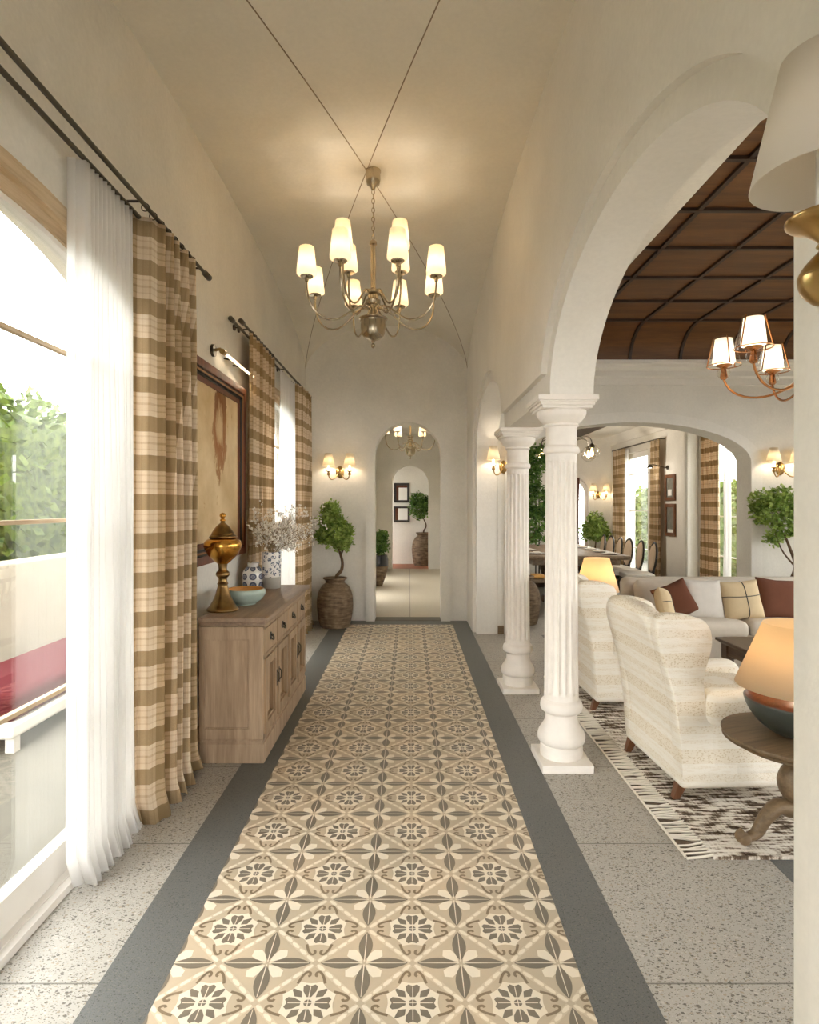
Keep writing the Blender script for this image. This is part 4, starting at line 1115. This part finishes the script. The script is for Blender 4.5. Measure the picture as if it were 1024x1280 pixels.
def double_sconce(label, loc, shade='shade_cream', metal='brass', watts=3.2, sc=1.0):
    """wall behind at +y"""
    t = thing('wall_sconce', label, 'wall sconce', loc, 0, 'twin wall sconces'); t.scale = (sc, sc, sc)
    MB().ball((0, -.006, 0), (.055, .018, .078), 20).build('backplate', M[metal], t)
    MB().ball((0, -.028, 0), (.03, .016, .042), 16).build('boss', M[metal], t)
    for s in (-1, 1):
        MB().tube(bez((s * .02, -.03, -.01), (s * .06, -.09, -.13), (s * .13, -.12, -.12), (s * .135, -.11, -.03), 12), .007, 8).build('arm', M[metal], t)
        x, y = s * .135, -.11
        MB().lathe([(.006, -.05), (.018, -.04), (.02, -.02), (.01, -.005), (.03, .005), (.033, .012), (.015, .014)], 16, x, y).build('cup', M[metal], t, smooth=50)
        MB().lathe([(.013, .012), (.013, .07), (.008, .085), (.001, .1)], 12, x, y).build('candle', M['bulb'], t)
        MB().shell([(.078, .075), (.042, .235)], 28, x, y).build('lamp_shade', M[shade], t, smooth=60, solid=.002)
        lamp('bulb_light', (x, y, .12), watts, t, col=(1, .85, .66), rad=.02)
    return t
double_sconce('twin shaded brass sconce on the end wall above the potted tree', (-.905, YE - .002, 1.935))
double_sconce('twin sconce on the living room wall right of the arch, above the corner tree', (4.32, YW - .002, 1.93))
double_sconce('twin sconce glimpsed between the plain pier and the far column', (1.1, YW - .002, 1.95))
double_sconce('twin sconce on the far dining room wall above the bushy plant', (3.93, DY1 - .002, 1.72))
def near_sconce():
    t = thing('wall_sconce', 'large white shaded brass sconce on the near pier at right', 'wall sconce', (.645, .93, 1.81))
    MB().tube([(.104, 0, .06), (.085, 0, .06)], .05, 24).build('backplate', M['brass'], t)
    MB().tube(bez((.09, 0, .06), (.06, 0, .06), (.03, 0, .04), (.02, 0, .04), 10), .008, 10).build('arm', M['brass'], t)
    MB().lathe(spline([(.003, .0), (.018, .005), (.034, .024), (.038, .044), (.037, .047)], 3) + spline([(.037, .049), (.030, .062), (.018, .076), (.009, .086), (.013, .092), (.009, .098)], 3), 40).build('body', M['brass'], t, smooth=60)
    MB().lathe(spline([(.009, .096), (.014, .104), (.032, .118), (.052, .129), (.055, .135), (.052, .137), (.03, .132), (.012, .13)], 3), 48).build('drip_pan', M['brass'], t, smooth=60)
    MB().lathe([(.013, .128), (.013, .26), (.006, .265)], 20).build('candle', M['ceramic_white'], t, smooth=40)
    MB().shell([(.103, .196), (.060, .385)], 56).build('lamp_shade', M['shade_white'], t, smooth=60, solid=.0025)
    return t
near_sconce()

# ------------------------------------------------------------------ wingback armchairs
def armchair(label, loc, rz):
    """origin on the floor under the middle of the rear hem; x = forward, y = across"""
    t = thing('wingback_armchair', label, 'armchair', loc, rz, 'cream wingback armchairs')
    HW = .33
    def back(x, y, z):
        k = (z + .44) / .88
        x2 = x - .19 * max(0, k) ** 1.5 + .02; hw = 1 - .1 * k + .06 * sin(pi * k)
        if k > .8: z = z - .05 * (abs(y) / HW) ** 2.5
        return (x2, y * hw, z)
    MB().rbox((.075, 0, .53), (.065, HW - .02, .45), .06, 4, back, div=8).build('backrest', M['knit'], t, smooth=180)
    for s in (-1, 1):
        # wing: curved outline in the x-z plane, rounded across
        ol = spline([(.0, .12), (-.015, .35), (-.05, .58), (-.10, .76), (-.125, .87), (-.10, .945), (-.03, .955), (.06, .945), (.14, .91), (.165, .84), (.155, .76), (.125, .66), (.12, .57), (.16, .46), (.3, .4), (.3, .12)], 4)
        n = len(ol); cx = sum(p[0] for p in ol) / n; cz = sum(p[1] for p in ol) / n
        m = MB(); rows = []
        for (q, yy) in ((.93, -.045), (.975, -.038), (1.0, -.022), (1.0, .0), (1.0, .022), (.975, .038), (.93, .045)):
            rows.append([(cx + (p[0] - cx) * q, s * (HW - .035) + yy + s * .012 * (1 - (p[1]) / 1.0), cz + (p[1] - cz) * q) for p in ol])
        vs = [p for r in rows for p in r]; fs = []
        for j in range(len(rows) - 1):
            for i in range(n): fs.append((j * n + i, j * n + (i + 1) % n, (j + 1) * n + (i + 1) % n, (j + 1) * n + i))
        fs.append(tuple(range(n))[::-1]); fs.append(tuple((len(rows) - 1) * n + i for i in range(n)))
        m.add(vs, fs); m.build('wing', M['knit'], t, smooth=50)
        # scroll arm
        def armf(x, y, z): return (x, y + .012 * sin((x + .3) * 4), z + (.03 * (x / .3) if z > 0 else 0) * -.5)
        MB().rbox((.41, s * (HW - .015), .475), (.29, .075, .09), .07, 4, armf, div=4).build('armrest', M['knit'], t, smooth=180)
        MB().rbox((.40, s * (HW - .03), .29), (.27, .05, .16), .04, 3).build('side_panel', M['knit'], t, smooth=180)
    def hem(x, y, z):
        k = (.16 - z) / .32
        return (x * (1 + .045 * k) , y * (1 + .07 * k), z)
    MB().rbox((.335, 0, .235), (.325, HW - .0, .16), .04, 3, hem, div=4).build('upholstered_base', M['knit'], t, smooth=180)
    MB().rbox((.38, 0, .43), (.27, HW - .09, .075), .06, 4, lambda x, y, z: (x, y, z + (.02 * (1 - (x / .27) ** 2) * (1 - (y / .25) ** 2) if z > 0 else 0)), div=5).build('seat_cushion', M['knit'], t, smooth=180)
    for (x, y, dx) in ((.03, -HW + .04, -.035), (.03, HW - .04, -.035), (.62, -HW + .04, .03), (.62, HW - .04, .03)):
        m = MB(); a, b_ = .026, .017
        V = [(x + q * a, y + r * a, .1) for q, r in ((-1, -1), (1, -1), (1, 1), (-1, 1))] + [(x + dx + q * b_, y + r * b_, .0155) for q, r in ((-1, -1), (1, -1), (1, 1), (-1, 1))]
        m.add(V, [(0, 1, 2, 3), (7, 6, 5, 4), (0, 4, 5, 1), (1, 5, 6, 2), (2, 6, 7, 3), (3, 7, 4, 0)]); m.build('leg', M['leg_wood'], t, smooth=0, bevel=.003)
    return t
ac = armchair('cream knit wingback armchair fully in view behind the large near lamp', (1.34, 3.34, 0), R(3))
dup(ac, (1.33, 4.66, 0), R(2), 'cream knit wingback armchair partly hidden behind the near column')

# ------------------------------------------------------------------ rug
rg = thing('area_rug', 'cream and brown woven rug with fringed edge under the armchairs', 'rug', (1.29, 2.54, 0))
MB().box(0, 0, 0, 2.7, 2.72, .014).build('pile', M['rug'], rg, smooth=0)
MB().box(-.11, .01, 0, 0, 2.71, .004).build('border', M['fringe_shade'], rg, smooth=0)  # dark strip, colours in the shade between the fringe strands
fr = MB(); rnd = random.Random(3)
for i in range(118):
    y = .015 + 2.69 * i / 117; p = [(.004, y, .012)]
    a = rnd.uniform(-.012, .012)
    p += [(-.03, y + a * .6, .009), (-.065, y + a * 1.6 + rnd.uniform(-.006, .006), .008), (-.115, y + a * 2.2, .006)]
    fr.tube(spline(p, 3), .0056, 5)
fr.tube([(-.115, .01, .006), (-.115, 2.7, .006)], .006, 5)
o = fr.build('fringe', M['fringe'], rg, smooth=60); o['kind'] = 'stuff'

# ------------------------------------------------------------------ round side table and bowl lamp
def round_table(label, loc, group='round lamp tables'):
    t = thing('round_side_table', label, 'side table', loc, R(20), group)
    MB().lathe(spline([(.001, .49), (.27, .49), (.285, .495), (.29, .505), (.287, .515), (.275, .52), (.001, .52)], 3), 56).build('tabletop', M['grey_wood'], t, smooth=35)
    MB().lathe([(.24, .46), (.245, .49)], 48).build('apron', M['grey_wood'], t)
    MB().lathe(spline([(.05, .14), (.06, .16), (.05, .19), (.035, .2), (.045, .21), (.068, .25), (.075, .3), (.06, .35), (.036, .385), (.03, .41), (.045, .43), (.07, .445), (.09, .462)], 4), 28).build('pedestal', M['grey_wood'], t, smooth=60)
    for k in range(3):
        a = 2 * pi * k / 3 + pi * .93; c, s = cos(a), sin(a)
        p = spline([(.03 * c, .03 * s, .17), (.09 * c, .09 * s, .185), (.15 * c, .15 * s, .135), (.19 * c, .19 * s, .07), (.235 * c, .235 * s, .05), (.265 * c, .265 * s, .045), (.272 * c, .272 * s, .065), (.255 * c, .255 * s, .075)], 4)
        MB().tube(p, [.042 - .022 * min(1, i / 16) for i in range(len(p))], 10).ball((.25 * c, .25 * s, .045), .03, 12).build('foot', M['grey_wood'], t, smooth=60)
    return t
rtn = round_table('round weathered pedestal side table beside the near armchair', (1.715, 2.66, 0)); rtn.scale = (1, 1, .93)
def bowl_lamp(label, loc):
    t = thing('table_lamp', label, 'table lamp', loc, 0, 'tan shaded table lamps')
    MB().lathe(spline([(.10, 0), (.12, .006), (.165, .04), (.205, .095), (.222, .14), (.22, .15)], 4), 44).build('base', M['dark_ceramic'], t, smooth=60)
    MB().lathe(spline([(.22, .148), (.20, .165), (.1, .185), (.03, .2), (.012, .21), (.012, .25)], 3), 40).build('collar', M['frame_wood'], t, smooth=60)
    MB().lathe([(.008, .24), (.008, .47)], 12).build('stem', M['brass'], t)
    MB().shell([(.258, .205), (.145, .486)], 56).build('lamp_shade', M['shade_tan'], t, smooth=60, solid=.002)
    MB().ball((0, 0, .35), .03, 14).build('bulb', M['bulb'], t)
    lamp('bulb_light', (0, 0, .35), 10, t, col=(1, .82, .60), rad=.035)
    return t
bl_ = bowl_lamp('tan shaded lamp with dark bowl base on the near round table', (1.745, 2.68, .484))

# lamp and small table between far armchair and sofa
rt2 = round_table('round side table behind the farther armchair, half hidden', (1.70, 5.38, 0))
l2 = dup(bl_, (1.68, 5.38, .52), 0, 'tan shaded lamp glowing behind the farther armchair'); l2.scale = (.75, .75, 1.05)

# ------------------------------------------------------------------ sofa and pillows
def sofa():
    t = thing('sofa', 'long light grey linen sofa facing the hall, below the living room arch', 'sofa', (3.43, 5.75, 0))
    HW = 1.27
    MB().rbox((0, 0, .20), (HW, .44, .14), .05, 3).build('base', M['sofa'], t, smooth=180)
    MB().rbox((0, .37, .435), (HW, .10, .338), .07, 4, div=5).build('back', M['sofa'], t, smooth=180)
    for s in (-1, 1): MB().rbox((s * (HW - .02), -.02, .40), (.09, .42, .19), .07, 4).build('armrest', M['sofa'], t, smooth=180)
    def puff(h): return lambda x, y, z: (x, y, z + (.025 * (1 - (x / h[0]) ** 2) * (1 - (y / h[1]) ** 2) if z > 0 else 0))
    for k in range(3):
        x = (-1 + k) * .79; h = (.392, .36, .08)
        MB().rbox((x, -.07, .385), h, .06, 4, puff(h), div=5).build('seat_cushion', M['sofa'], t, smooth=180)
        MB().rbox((x, .22, .585), (.392, .085, .175), .075, 4, lambda a, b, c: (a, b + .10 * (c / .19) - .03 * (1 - (a / .39) ** 2) * (1 - (c / .19) ** 2), c), div=5).build('back_cushion', M['sofa'], t, smooth=180)
    for sx in (-1, 1):
        for sy in (-.38, .38): MB().box(sx * 1.18 - .03, sy - .03, 0, sx * 1.18 + .03, sy + .03, .08).build('leg', M['dark_wood'], t, smooth=0)
sofa()
def pillow(label, loc, size, mat, tilt, roll, yaw, lines=False):
    t = thing('throw_pillow', label, 'pillow', loc, yaw, 'throw pillows on the sofa')
    n = 22; h = size / 2; vs = []; fs = []
    for sgn in (-1, 1):
        for i in range(n + 1):
            for j in range(n + 1):
                u, v = -1 + 2 * i / n, -1 + 2 * j / n; k = max(0, (1 - u ** 4) * (1 - v ** 4)) ** .55; pin = 1 - .07 * (1 - (abs(u * v)) ** 1.0) * max(abs(u), abs(v)) ** 2
                vs.append((u * h * pin, sgn * (.068 * k + .002), v * h * pin))
    m1 = (n + 1) ** 2
    for s_, o in ((0, 0), (1, m1)):
        for i in range(n):
            for j in range(n):
                q = (o + i * (n + 1) + j, o + (i + 1) * (n + 1) + j, o + (i + 1) * (n + 1) + j + 1, o + i * (n + 1) + j + 1)
                fs.append(q if s_ == 0 else q[::-1])
    edge = [(i, 0) for i in range(n)] + [(n, j) for j in range(n)] + [(i, n) for i in range(n, 0, -1)] + [(0, j) for j in range(n, 0, -1)]
    ids = [i * (n + 1) + j for i, j in edge]; L = len(ids)
    for k in range(L): fs.append((ids[k], m1 + ids[k], m1 + ids[(k + 1) % L], ids[(k + 1) % L]))
    ob = MB().add(vs, fs).build('cover', M[mat], t, smooth=180)
    ob.rotation_euler = (tilt, roll, 0)
    if lines:
        m = MB()
        for hz in (0, 1):
            pts = []
            for i in range(n + 1):
                u = -1 + 2 * i / n; off = .1
                a, b_ = (u, off + .1 * u * u) if hz else (off, u)
                k = max(0, (1 - a ** 4) * (1 - b_ ** 4)) ** .55; pin = 1 - .07 * (1 - abs(a * b_)) * max(abs(a), abs(b_)) ** 2
                pts.append((a * h * pin, -(.068 * k + .003), b_ * h * pin))
            m.tube(pts, .004, 5)
        m.build('stitched_lines', M['black_wood'], ob)
    return t
PZ, PY = .695, 5.63
pillow('brown pillow tilted on its corner at the left end of the sofa', (2.45, 5.53, .625), .33, 'brown_fabric', R(-20), R(-22), 0)
pillow('plain light grey pillow between the brown and the cross-lined pillows', (2.71, 5.55, .635), .37, 'sofa_pillow', R(-18), R(2), 0)
pillow('beige pillow with dark crossing lines on the sofa', (3.06, 5.53, .63), .36, 'beige_fabric', R(-18), R(-4), 0, True)
pillow('brown pillow at the right of the cross-lined one, by the near pier', (3.40, 5.55, .635), .38, 'brown_fabric', R(-18), R(6), 0)
pillow('small beige pillow leaning on the left sofa armrest, seen over the near armchair', (2.28, 5.36, .61), .32, 'beige_fabric', R(-14), R(8), R(62), True)

# ------------------------------------------------------------------ coffee table
def coffee_table():
    t = thing('coffee_table', 'dark wooden coffee table with turned legs in front of the sofa', 'coffee table', (3.15, 4.55, .014))
    hx, hy = .62, .42
    m = MB().box(-hx, -hy, .375, hx, hy, .40).box(-hx + .02, -hy + .02, .36, hx - .02, hy - .02, .375); m.build('tabletop', M['dark_wood'], t, bevel=.006)
    m = MB().box(-hx + .05, -hy + .05, .27, hx - .05, hy - .05, .36); m.build('apron', M['dark_wood'], t, bevel=.003)
    for sx in (-1, 1):
        for sy in (-1, 1):
            x, y = sx * (hx - .075), sy * (hy - .075)
            m = MB().box(x - .04, y - .04, .24, x + .04, y + .04, .36)
            m.lathe(spline([(.028, .0), (.03, .02), (.022, .05), (.03, .09), (.046, .14), (.05, .175), (.036, .195), (.026, .205), (.04, .22), (.04, .24)], 3), 20, x, y); m.build('leg', M['dark_wood'], t, smooth=50)
coffee_table()
vz = thing('bud_vase', 'small white vase on the coffee table, behind the near lamp', 'vase', (3.0, 4.5, .414))
MB().lathe(spline([(.04, 0), (.055, .03), (.05, .08), (.025, .11), (.03, .125)], 3), 24).build('body', M['ceramic_white'], vz, smooth=60)
fw = thing('white_flowers', 'white flower heads in the small vase on the coffee table', 'flowers', (3.0, 4.5, .53))
m = MB(); rnd = random.Random(9)
for i in range(6): m.tube([(0, 0, -.05), (rnd.uniform(-.06, .06), rnd.uniform(-.06, .06), .09)], .003, 4)
m.build('stems', M['twig'], fw)
m = MB()
for i in range(9):
    c = (rnd.uniform(-.08, .08), rnd.uniform(-.08, .08), rnd.uniform(.07, .14))
    for k in range(7): leafquad(m, c, .06)
m.build('petals', M['blossom'], fw, smooth=0)

# ------------------------------------------------------------------ dining furniture
dt = thing('dining_table', 'long wooden dining table in the room beyond the arch', 'dining table', (2.52, 10.25, 0))
MB().rbox((0, 0, .72), (.78, 1.35, .032), .03, 3).build('tabletop', M['table_wood'], dt, smooth=60)
MB().box(-.66, -1.2, .6, .66, 1.2, .69).build('apron', M['table_wood'], dt, bevel=.004)
for sy in (-.85, .85):
    MB().lathe(spline([(.16, .1), (.12, .16), (.08, .24), (.11, .36), (.13, .46), (.09, .54), (.14, .6)], 4), 24, 0, sy).build('pedestal', M['dark_wood'], dt, smooth=60)
    MB().box(-.45, sy - .07, 0, .45, sy + .07, .1).build('foot', M['dark_wood'], dt, bevel=.02)
def dining_chair(label, loc, rz):
    """faces +x; origin on the floor under the seat"""
    t = thing('dining_chair', label, 'dining chair', loc, rz, 'oval backed dining chairs')
    MB().rbox((0, 0, .47), (.24, .25, .045), .04, 3, lambda x, y, z: (x, y * (1 + .1 * x / .24), z)).build('seat', M['seat_white'], t, smooth=180)
    MB().ring([(.23, -.25), (.23, .25), (-.22, .22), (-.22, -.22)], [(.2, -.22), (.2, .22), (-.19, .19), (-.19, -.19)], 2, .37, .435).build('seat_rail', M['black_wood'], t, bevel=.006)
    for sy in (-1, 1):
        p = spline([(.205, sy * .225, .40), (.235, sy * .235, .32), (.215, sy * .225, .2), (.195, sy * .215, .08), (.22, sy * .225, .0)], 5); MB().tube(p, [.026 - .012 * i / (len(p) - 1) for i in range(len(p))], 8).build('front_leg', M['black_wood'], t)
        p = spline([(-.2, sy * .2, .42), (-.22, sy * .2, .2), (-.27, sy * .2, .0)], 5); MB().tube(p, .016, 8).build('rear_leg', M['black_wood'], t)
    c = (-.25, 0, .745); tl = .12
    def ov(k, dx=0): return [(c[0] + dx - tl * (k * .235 * sin(a)), k * .215 * cos(a), c[2] + k * .235 * sin(a)) for a in [2 * pi * i / 32 for i in range(33)]]
    MB().tube(ov(1), .017, 8).build('back_frame', M['black_wood'], t)
    m = MB(); P = []; rows = []
    for dx, k in ((.03, .0), (.03, .5), (.022, .85), (.0, .95), (-.022, .85), (-.03, .5), (-.03, 0)): rows.append(ov(max(k, .01), dx)[:-1])
    n = 32; m.add([p for r in rows for p in r], [(j * n + i, j * n + (i + 1) % n, (j + 1) * n + (i + 1) % n, (j + 1) * n + i) for j in range(6) for i in range(n)]); m.build('backrest', M['back_beige'], t, smooth=180)
    for sy in (-1, 1): MB().tube([(-.2, sy * .15, .42), (-.235, sy * .13, .56)], .016, 8).build('back_post', M['black_wood'], t)
    return t
ys = [9.05, 9.55, 10.05, 10.5, 10.95, 11.4]
names = ['oval backed dining chair nearest the sofa, on the window side of the table', 'second dining chair from the sofa on the window side', 'third dining chair from the sofa, before the dining window curtain',
         'fourth dining chair from the sofa on the window side', 'fifth dining chair from the sofa, close to the bushy plant', 'farthest dining chair on the window side, beside the bushy plant']
ch0 = dining_chair(names[0], (3.43, ys[0], 0), R(172)); ch0.scale = (.93, .9, .96)
for y, nm in zip(ys[1:], names[1:]): dup(ch0, (3.43, y, 0), R(176 + 4 * sin(y * 7)), nm)
pl0 = thing('place_plate', 'white plate with napkin, nearest the sofa on the dining table', 'plate', (3.08, 9.2, .752), 0, 'white place settings')
MB().lathe(spline([(.001, .0), (.08, .0), (.13, .014), (.128, .018), (.08, .008), (.001, .007)], 3), 28).build('dish', M['ceramic_white'], pl0, smooth=60)
MB().rbox((0, 0, .022), (.05, .09, .012), .01, 2).build('napkin', M['seat_white'], pl0)
for i, (y, nm) in enumerate(zip((9.65, 10.15, 10.6, 11.05), ('second', 'third', 'fourth', 'fifth'))): dup(pl0, (3.08, y, .752), 0, '%s white plate with napkin along the window side of the dining table' % nm)
for i, (y, nm) in enumerate(((9.3, 'nearest white plate on the column side of the dining table'), (10.0, 'farther white plate on the column side of the dining table'))): dup(pl0, (1.98, y, .752), 0, nm)
bn = thing('dining_bench', 'wooden bench at the hall side of the dining table', 'bench', (1.92, 8.55, 0))
MB().box(-.35, -.16, .42, .35, .16, .47).build('seat', M['table_wood'], bn, bevel=.008)
for sx in (-.3, .3): MB().box(sx - .03, -.13, 0, sx + .03, .13, .42).build('leg', M['dark_wood'], bn, bevel=.004)
tag(MB().rbox((0, 0, .03), (.09, .09, .03), .028, 3).build('seat_cushion', M['ochre'], smooth=180, loc=(1.82, 8.52, .47)), 'small orange cushion lying on the dining bench', 'cushion')

# etagere with lantern and trailing plant at the left of the dining room
et = thing('shelf_rack', 'dark iron shelf rack behind the leafy tree in the dining room', 'shelf', (2.08, 10.9 + 1.1, 0))
for z in (.4, 1.0, 1.65, 2.35): MB().box(-.5, -.18, z, .5, .18, z + .03).build('shelf', M['dark_wood'], et, smooth=0)
for sx in (-.48, .48):
    for sy in (-.16, .16): MB().box(sx - .012, sy - .012, 0, sx + .012, sy + .012, 2.4).build('post', M['iron'], et, smooth=0)
ln = thing('lantern', 'white caged lantern on the dark shelf rack', 'lantern', (2.22, 11.98, 1.68))
MB().lathe([(.12, 0), (.13, .015), (.12, .03)], 20).build('base', M['white_paint'], ln)
MB().lathe(spline([(.13, .2), (.1, .28), (.03, .33), (.02, .36), (.001, .37)], 3), 20).build('roof', M['white_paint'], ln, smooth=60)
m = MB()
for k in range(8): m.tube([(.12 * cos(k * pi / 4), .12 * sin(k * pi / 4), .02), (.125 * cos(k * pi / 4), .125 * sin(k * pi / 4), .2)], .008, 5)
m.build('cage', M['white_paint'], ln)
tp = thing('trailing_plant', 'green trailing plant on top of the shelf rack', 'plant', (2.12, 11.98, 2.38))
MB().lathe([(.09, 0), (.12, .16), (.11, .16)], 20).build('pot', M['ceramic_white'], tp)
foliage(tp, [(0, 0, .22, .2, .8), (.2, -.15, .12, .16, .9), (-.2, -.15, .1, .16, .9), (.05, -.25, -.05, .15, 1.3), (.25, -.25, -.12, .12, 1.3)], 1500, .07, 'leaf_dark', seed=12)

# dining curtains
def drod(label, y0, y1, z):
    t = thing('curtain_rod', label, 'curtain rod', (DX - .1, y0, z), 0, 'dining curtain rods')
    MB().tube([(0, 0, 0), (0, y1 - y0, 0)], .012, 8).build('pole', M['iron'], t)
    for y in (.05, y1 - y0 - .05): MB().tube([(0, y, 0), (.11, y, 0)], .008, 6).build('bracket', M['iron'], t)
drod('dark rod over the far dining window', 9.8, 12.12, 2.6); drod('dark rod over the nearer dining window', 7.35, 8.66, 2.68)
def dcur(label, y0, y1, z, folds, sd, mat='plaid'): curtain('plaid_curtain' if mat == 'plaid' else 'sheer_curtain', label, 'curtain', DX - .1, y0, y1, z, .012, folds, mat, 'dining room curtains', amp=(.03, .04), side=-1, seed=sd)
dcur('plaid curtain at the far dining window, close to the bushy plant', 11.42, 12.08, 2.59, 5, 21); dcur('plaid curtain at the far dining window, next to the two small pictures', 9.82, 10.2, 2.59, 3, 22)
dcur('plaid curtain at the nearer dining window, right of the pictures', 7.93, 8.46, 2.66, 5, 23)
curtain('sheer_curtain', 'white sheer beside the plaid curtain at the nearer dining window', 'curtain', DX - .04, 7.78, 7.92, 2.66, .012, 3, 'sheer', 'dining room sheers', amp=(.02, .03), side=-1, solid=.001, seed=24)
curtain('sheer_curtain', 'white sheer at the far dining window, by its left plaid curtain', 'curtain', DX - .05, 11.36, 11.55, 2.58, .012, 3, 'sheer', 'dining room sheers', amp=(.02, .03), side=-1, solid=.001, seed=25)
curtain('brown_curtain', 'grey brown curtain in the arched opening at the far dining wall', 'curtain', DY1 - .08, 3.02, 3.52, 2.08, .012, 4, 'brown_fabric', None, amp=(.025, .03), axis='x', side=-1, seed=26)

# small framed pictures
def small_frame(label, loc, w_, h_, rz, group, frame='leg_wood', prt='grey_print', bd=.055, extra=None):
    """hangs on a wall at +y before turning"""
    t = thing('framed_picture', label, 'picture', loc, rz, group)
    a = [(-w_ / 2, -h_ / 2), (w_ / 2, -h_ / 2), (w_ / 2, h_ / 2), (-w_ / 2, h_ / 2)]; b = [(-w_ / 2 + bd, -h_ / 2 + bd), (w_ / 2 - bd, -h_ / 2 + bd), (w_ / 2 - bd, h_ / 2 - bd), (-w_ / 2 + bd, h_ / 2 - bd)]
    MB().ring(a, b, 1, -.03, 0).build('frame', M[frame], t, smooth=0, bevel=.004)
    p = MB().box(-w_ / 2 + bd * .8, -.014, -h_ / 2 + bd * .8, w_ / 2 - bd * .8, -.006, h_ / 2 - bd * .8).build('print', M[prt], t, smooth=0)
    if extra: MB().box(*extra).build('white_area', M['paper'], p, smooth=0)
small_frame('upper of the two small framed pictures on the dining wall', (DX - .001, 9.63, 1.79), .36, .42, R(-90), 'small dining wall pictures', extra=(-.08, -.018, -.13, .06, -.013, -.03))
small_frame('lower of the two small framed pictures on the dining wall', (DX - .001, 9.62, 1.27), .36, .52, R(-90), 'small dining wall pictures', extra=(-.1, -.018, -.2, .1, -.013, -.15))
small_frame('upper dark framed picture in the niche at the end of the corridor', (-.2, 15.418, 1.83), .40, .5, 0, 'niche pictures', 'black_wood', 'brown_fabric', .06, (-.08, -.02, -.19, .14, -.013, .13))
small_frame('lower dark framed picture in the niche at the end of the corridor', (-.2, 15.418, 1.28), .42, .4, 0, 'niche pictures', 'black_wood', 'brown_fabric', .05, (-.09, -.02, -.16, .15, -.013, .16))
ps = thing('picture_lamp', 'small dark swan-neck lamp above the two dining wall pictures', 'picture light', (DX - .001, 9.75, 2.12))
MB().tube([(0, 0, 0), (-.015, 0, 0)], .035, 14).build('wall_plate', M['iron'], ps)
MB().tube(bez((-.01, 0, 0), (-.12, .0, .0), (-.2, 0, .06), (-.28, 0, .04), 10), .008, 8).build('arm', M['iron'], ps)
MB().lathe([(.02, .05), (.05, .0), (.052, -.01)], 16, -.29, 0, .0).build('lamp_shade', M['iron'], ps)
lamp('bulb_light', (-.29, 0, -.03), 3, ps)
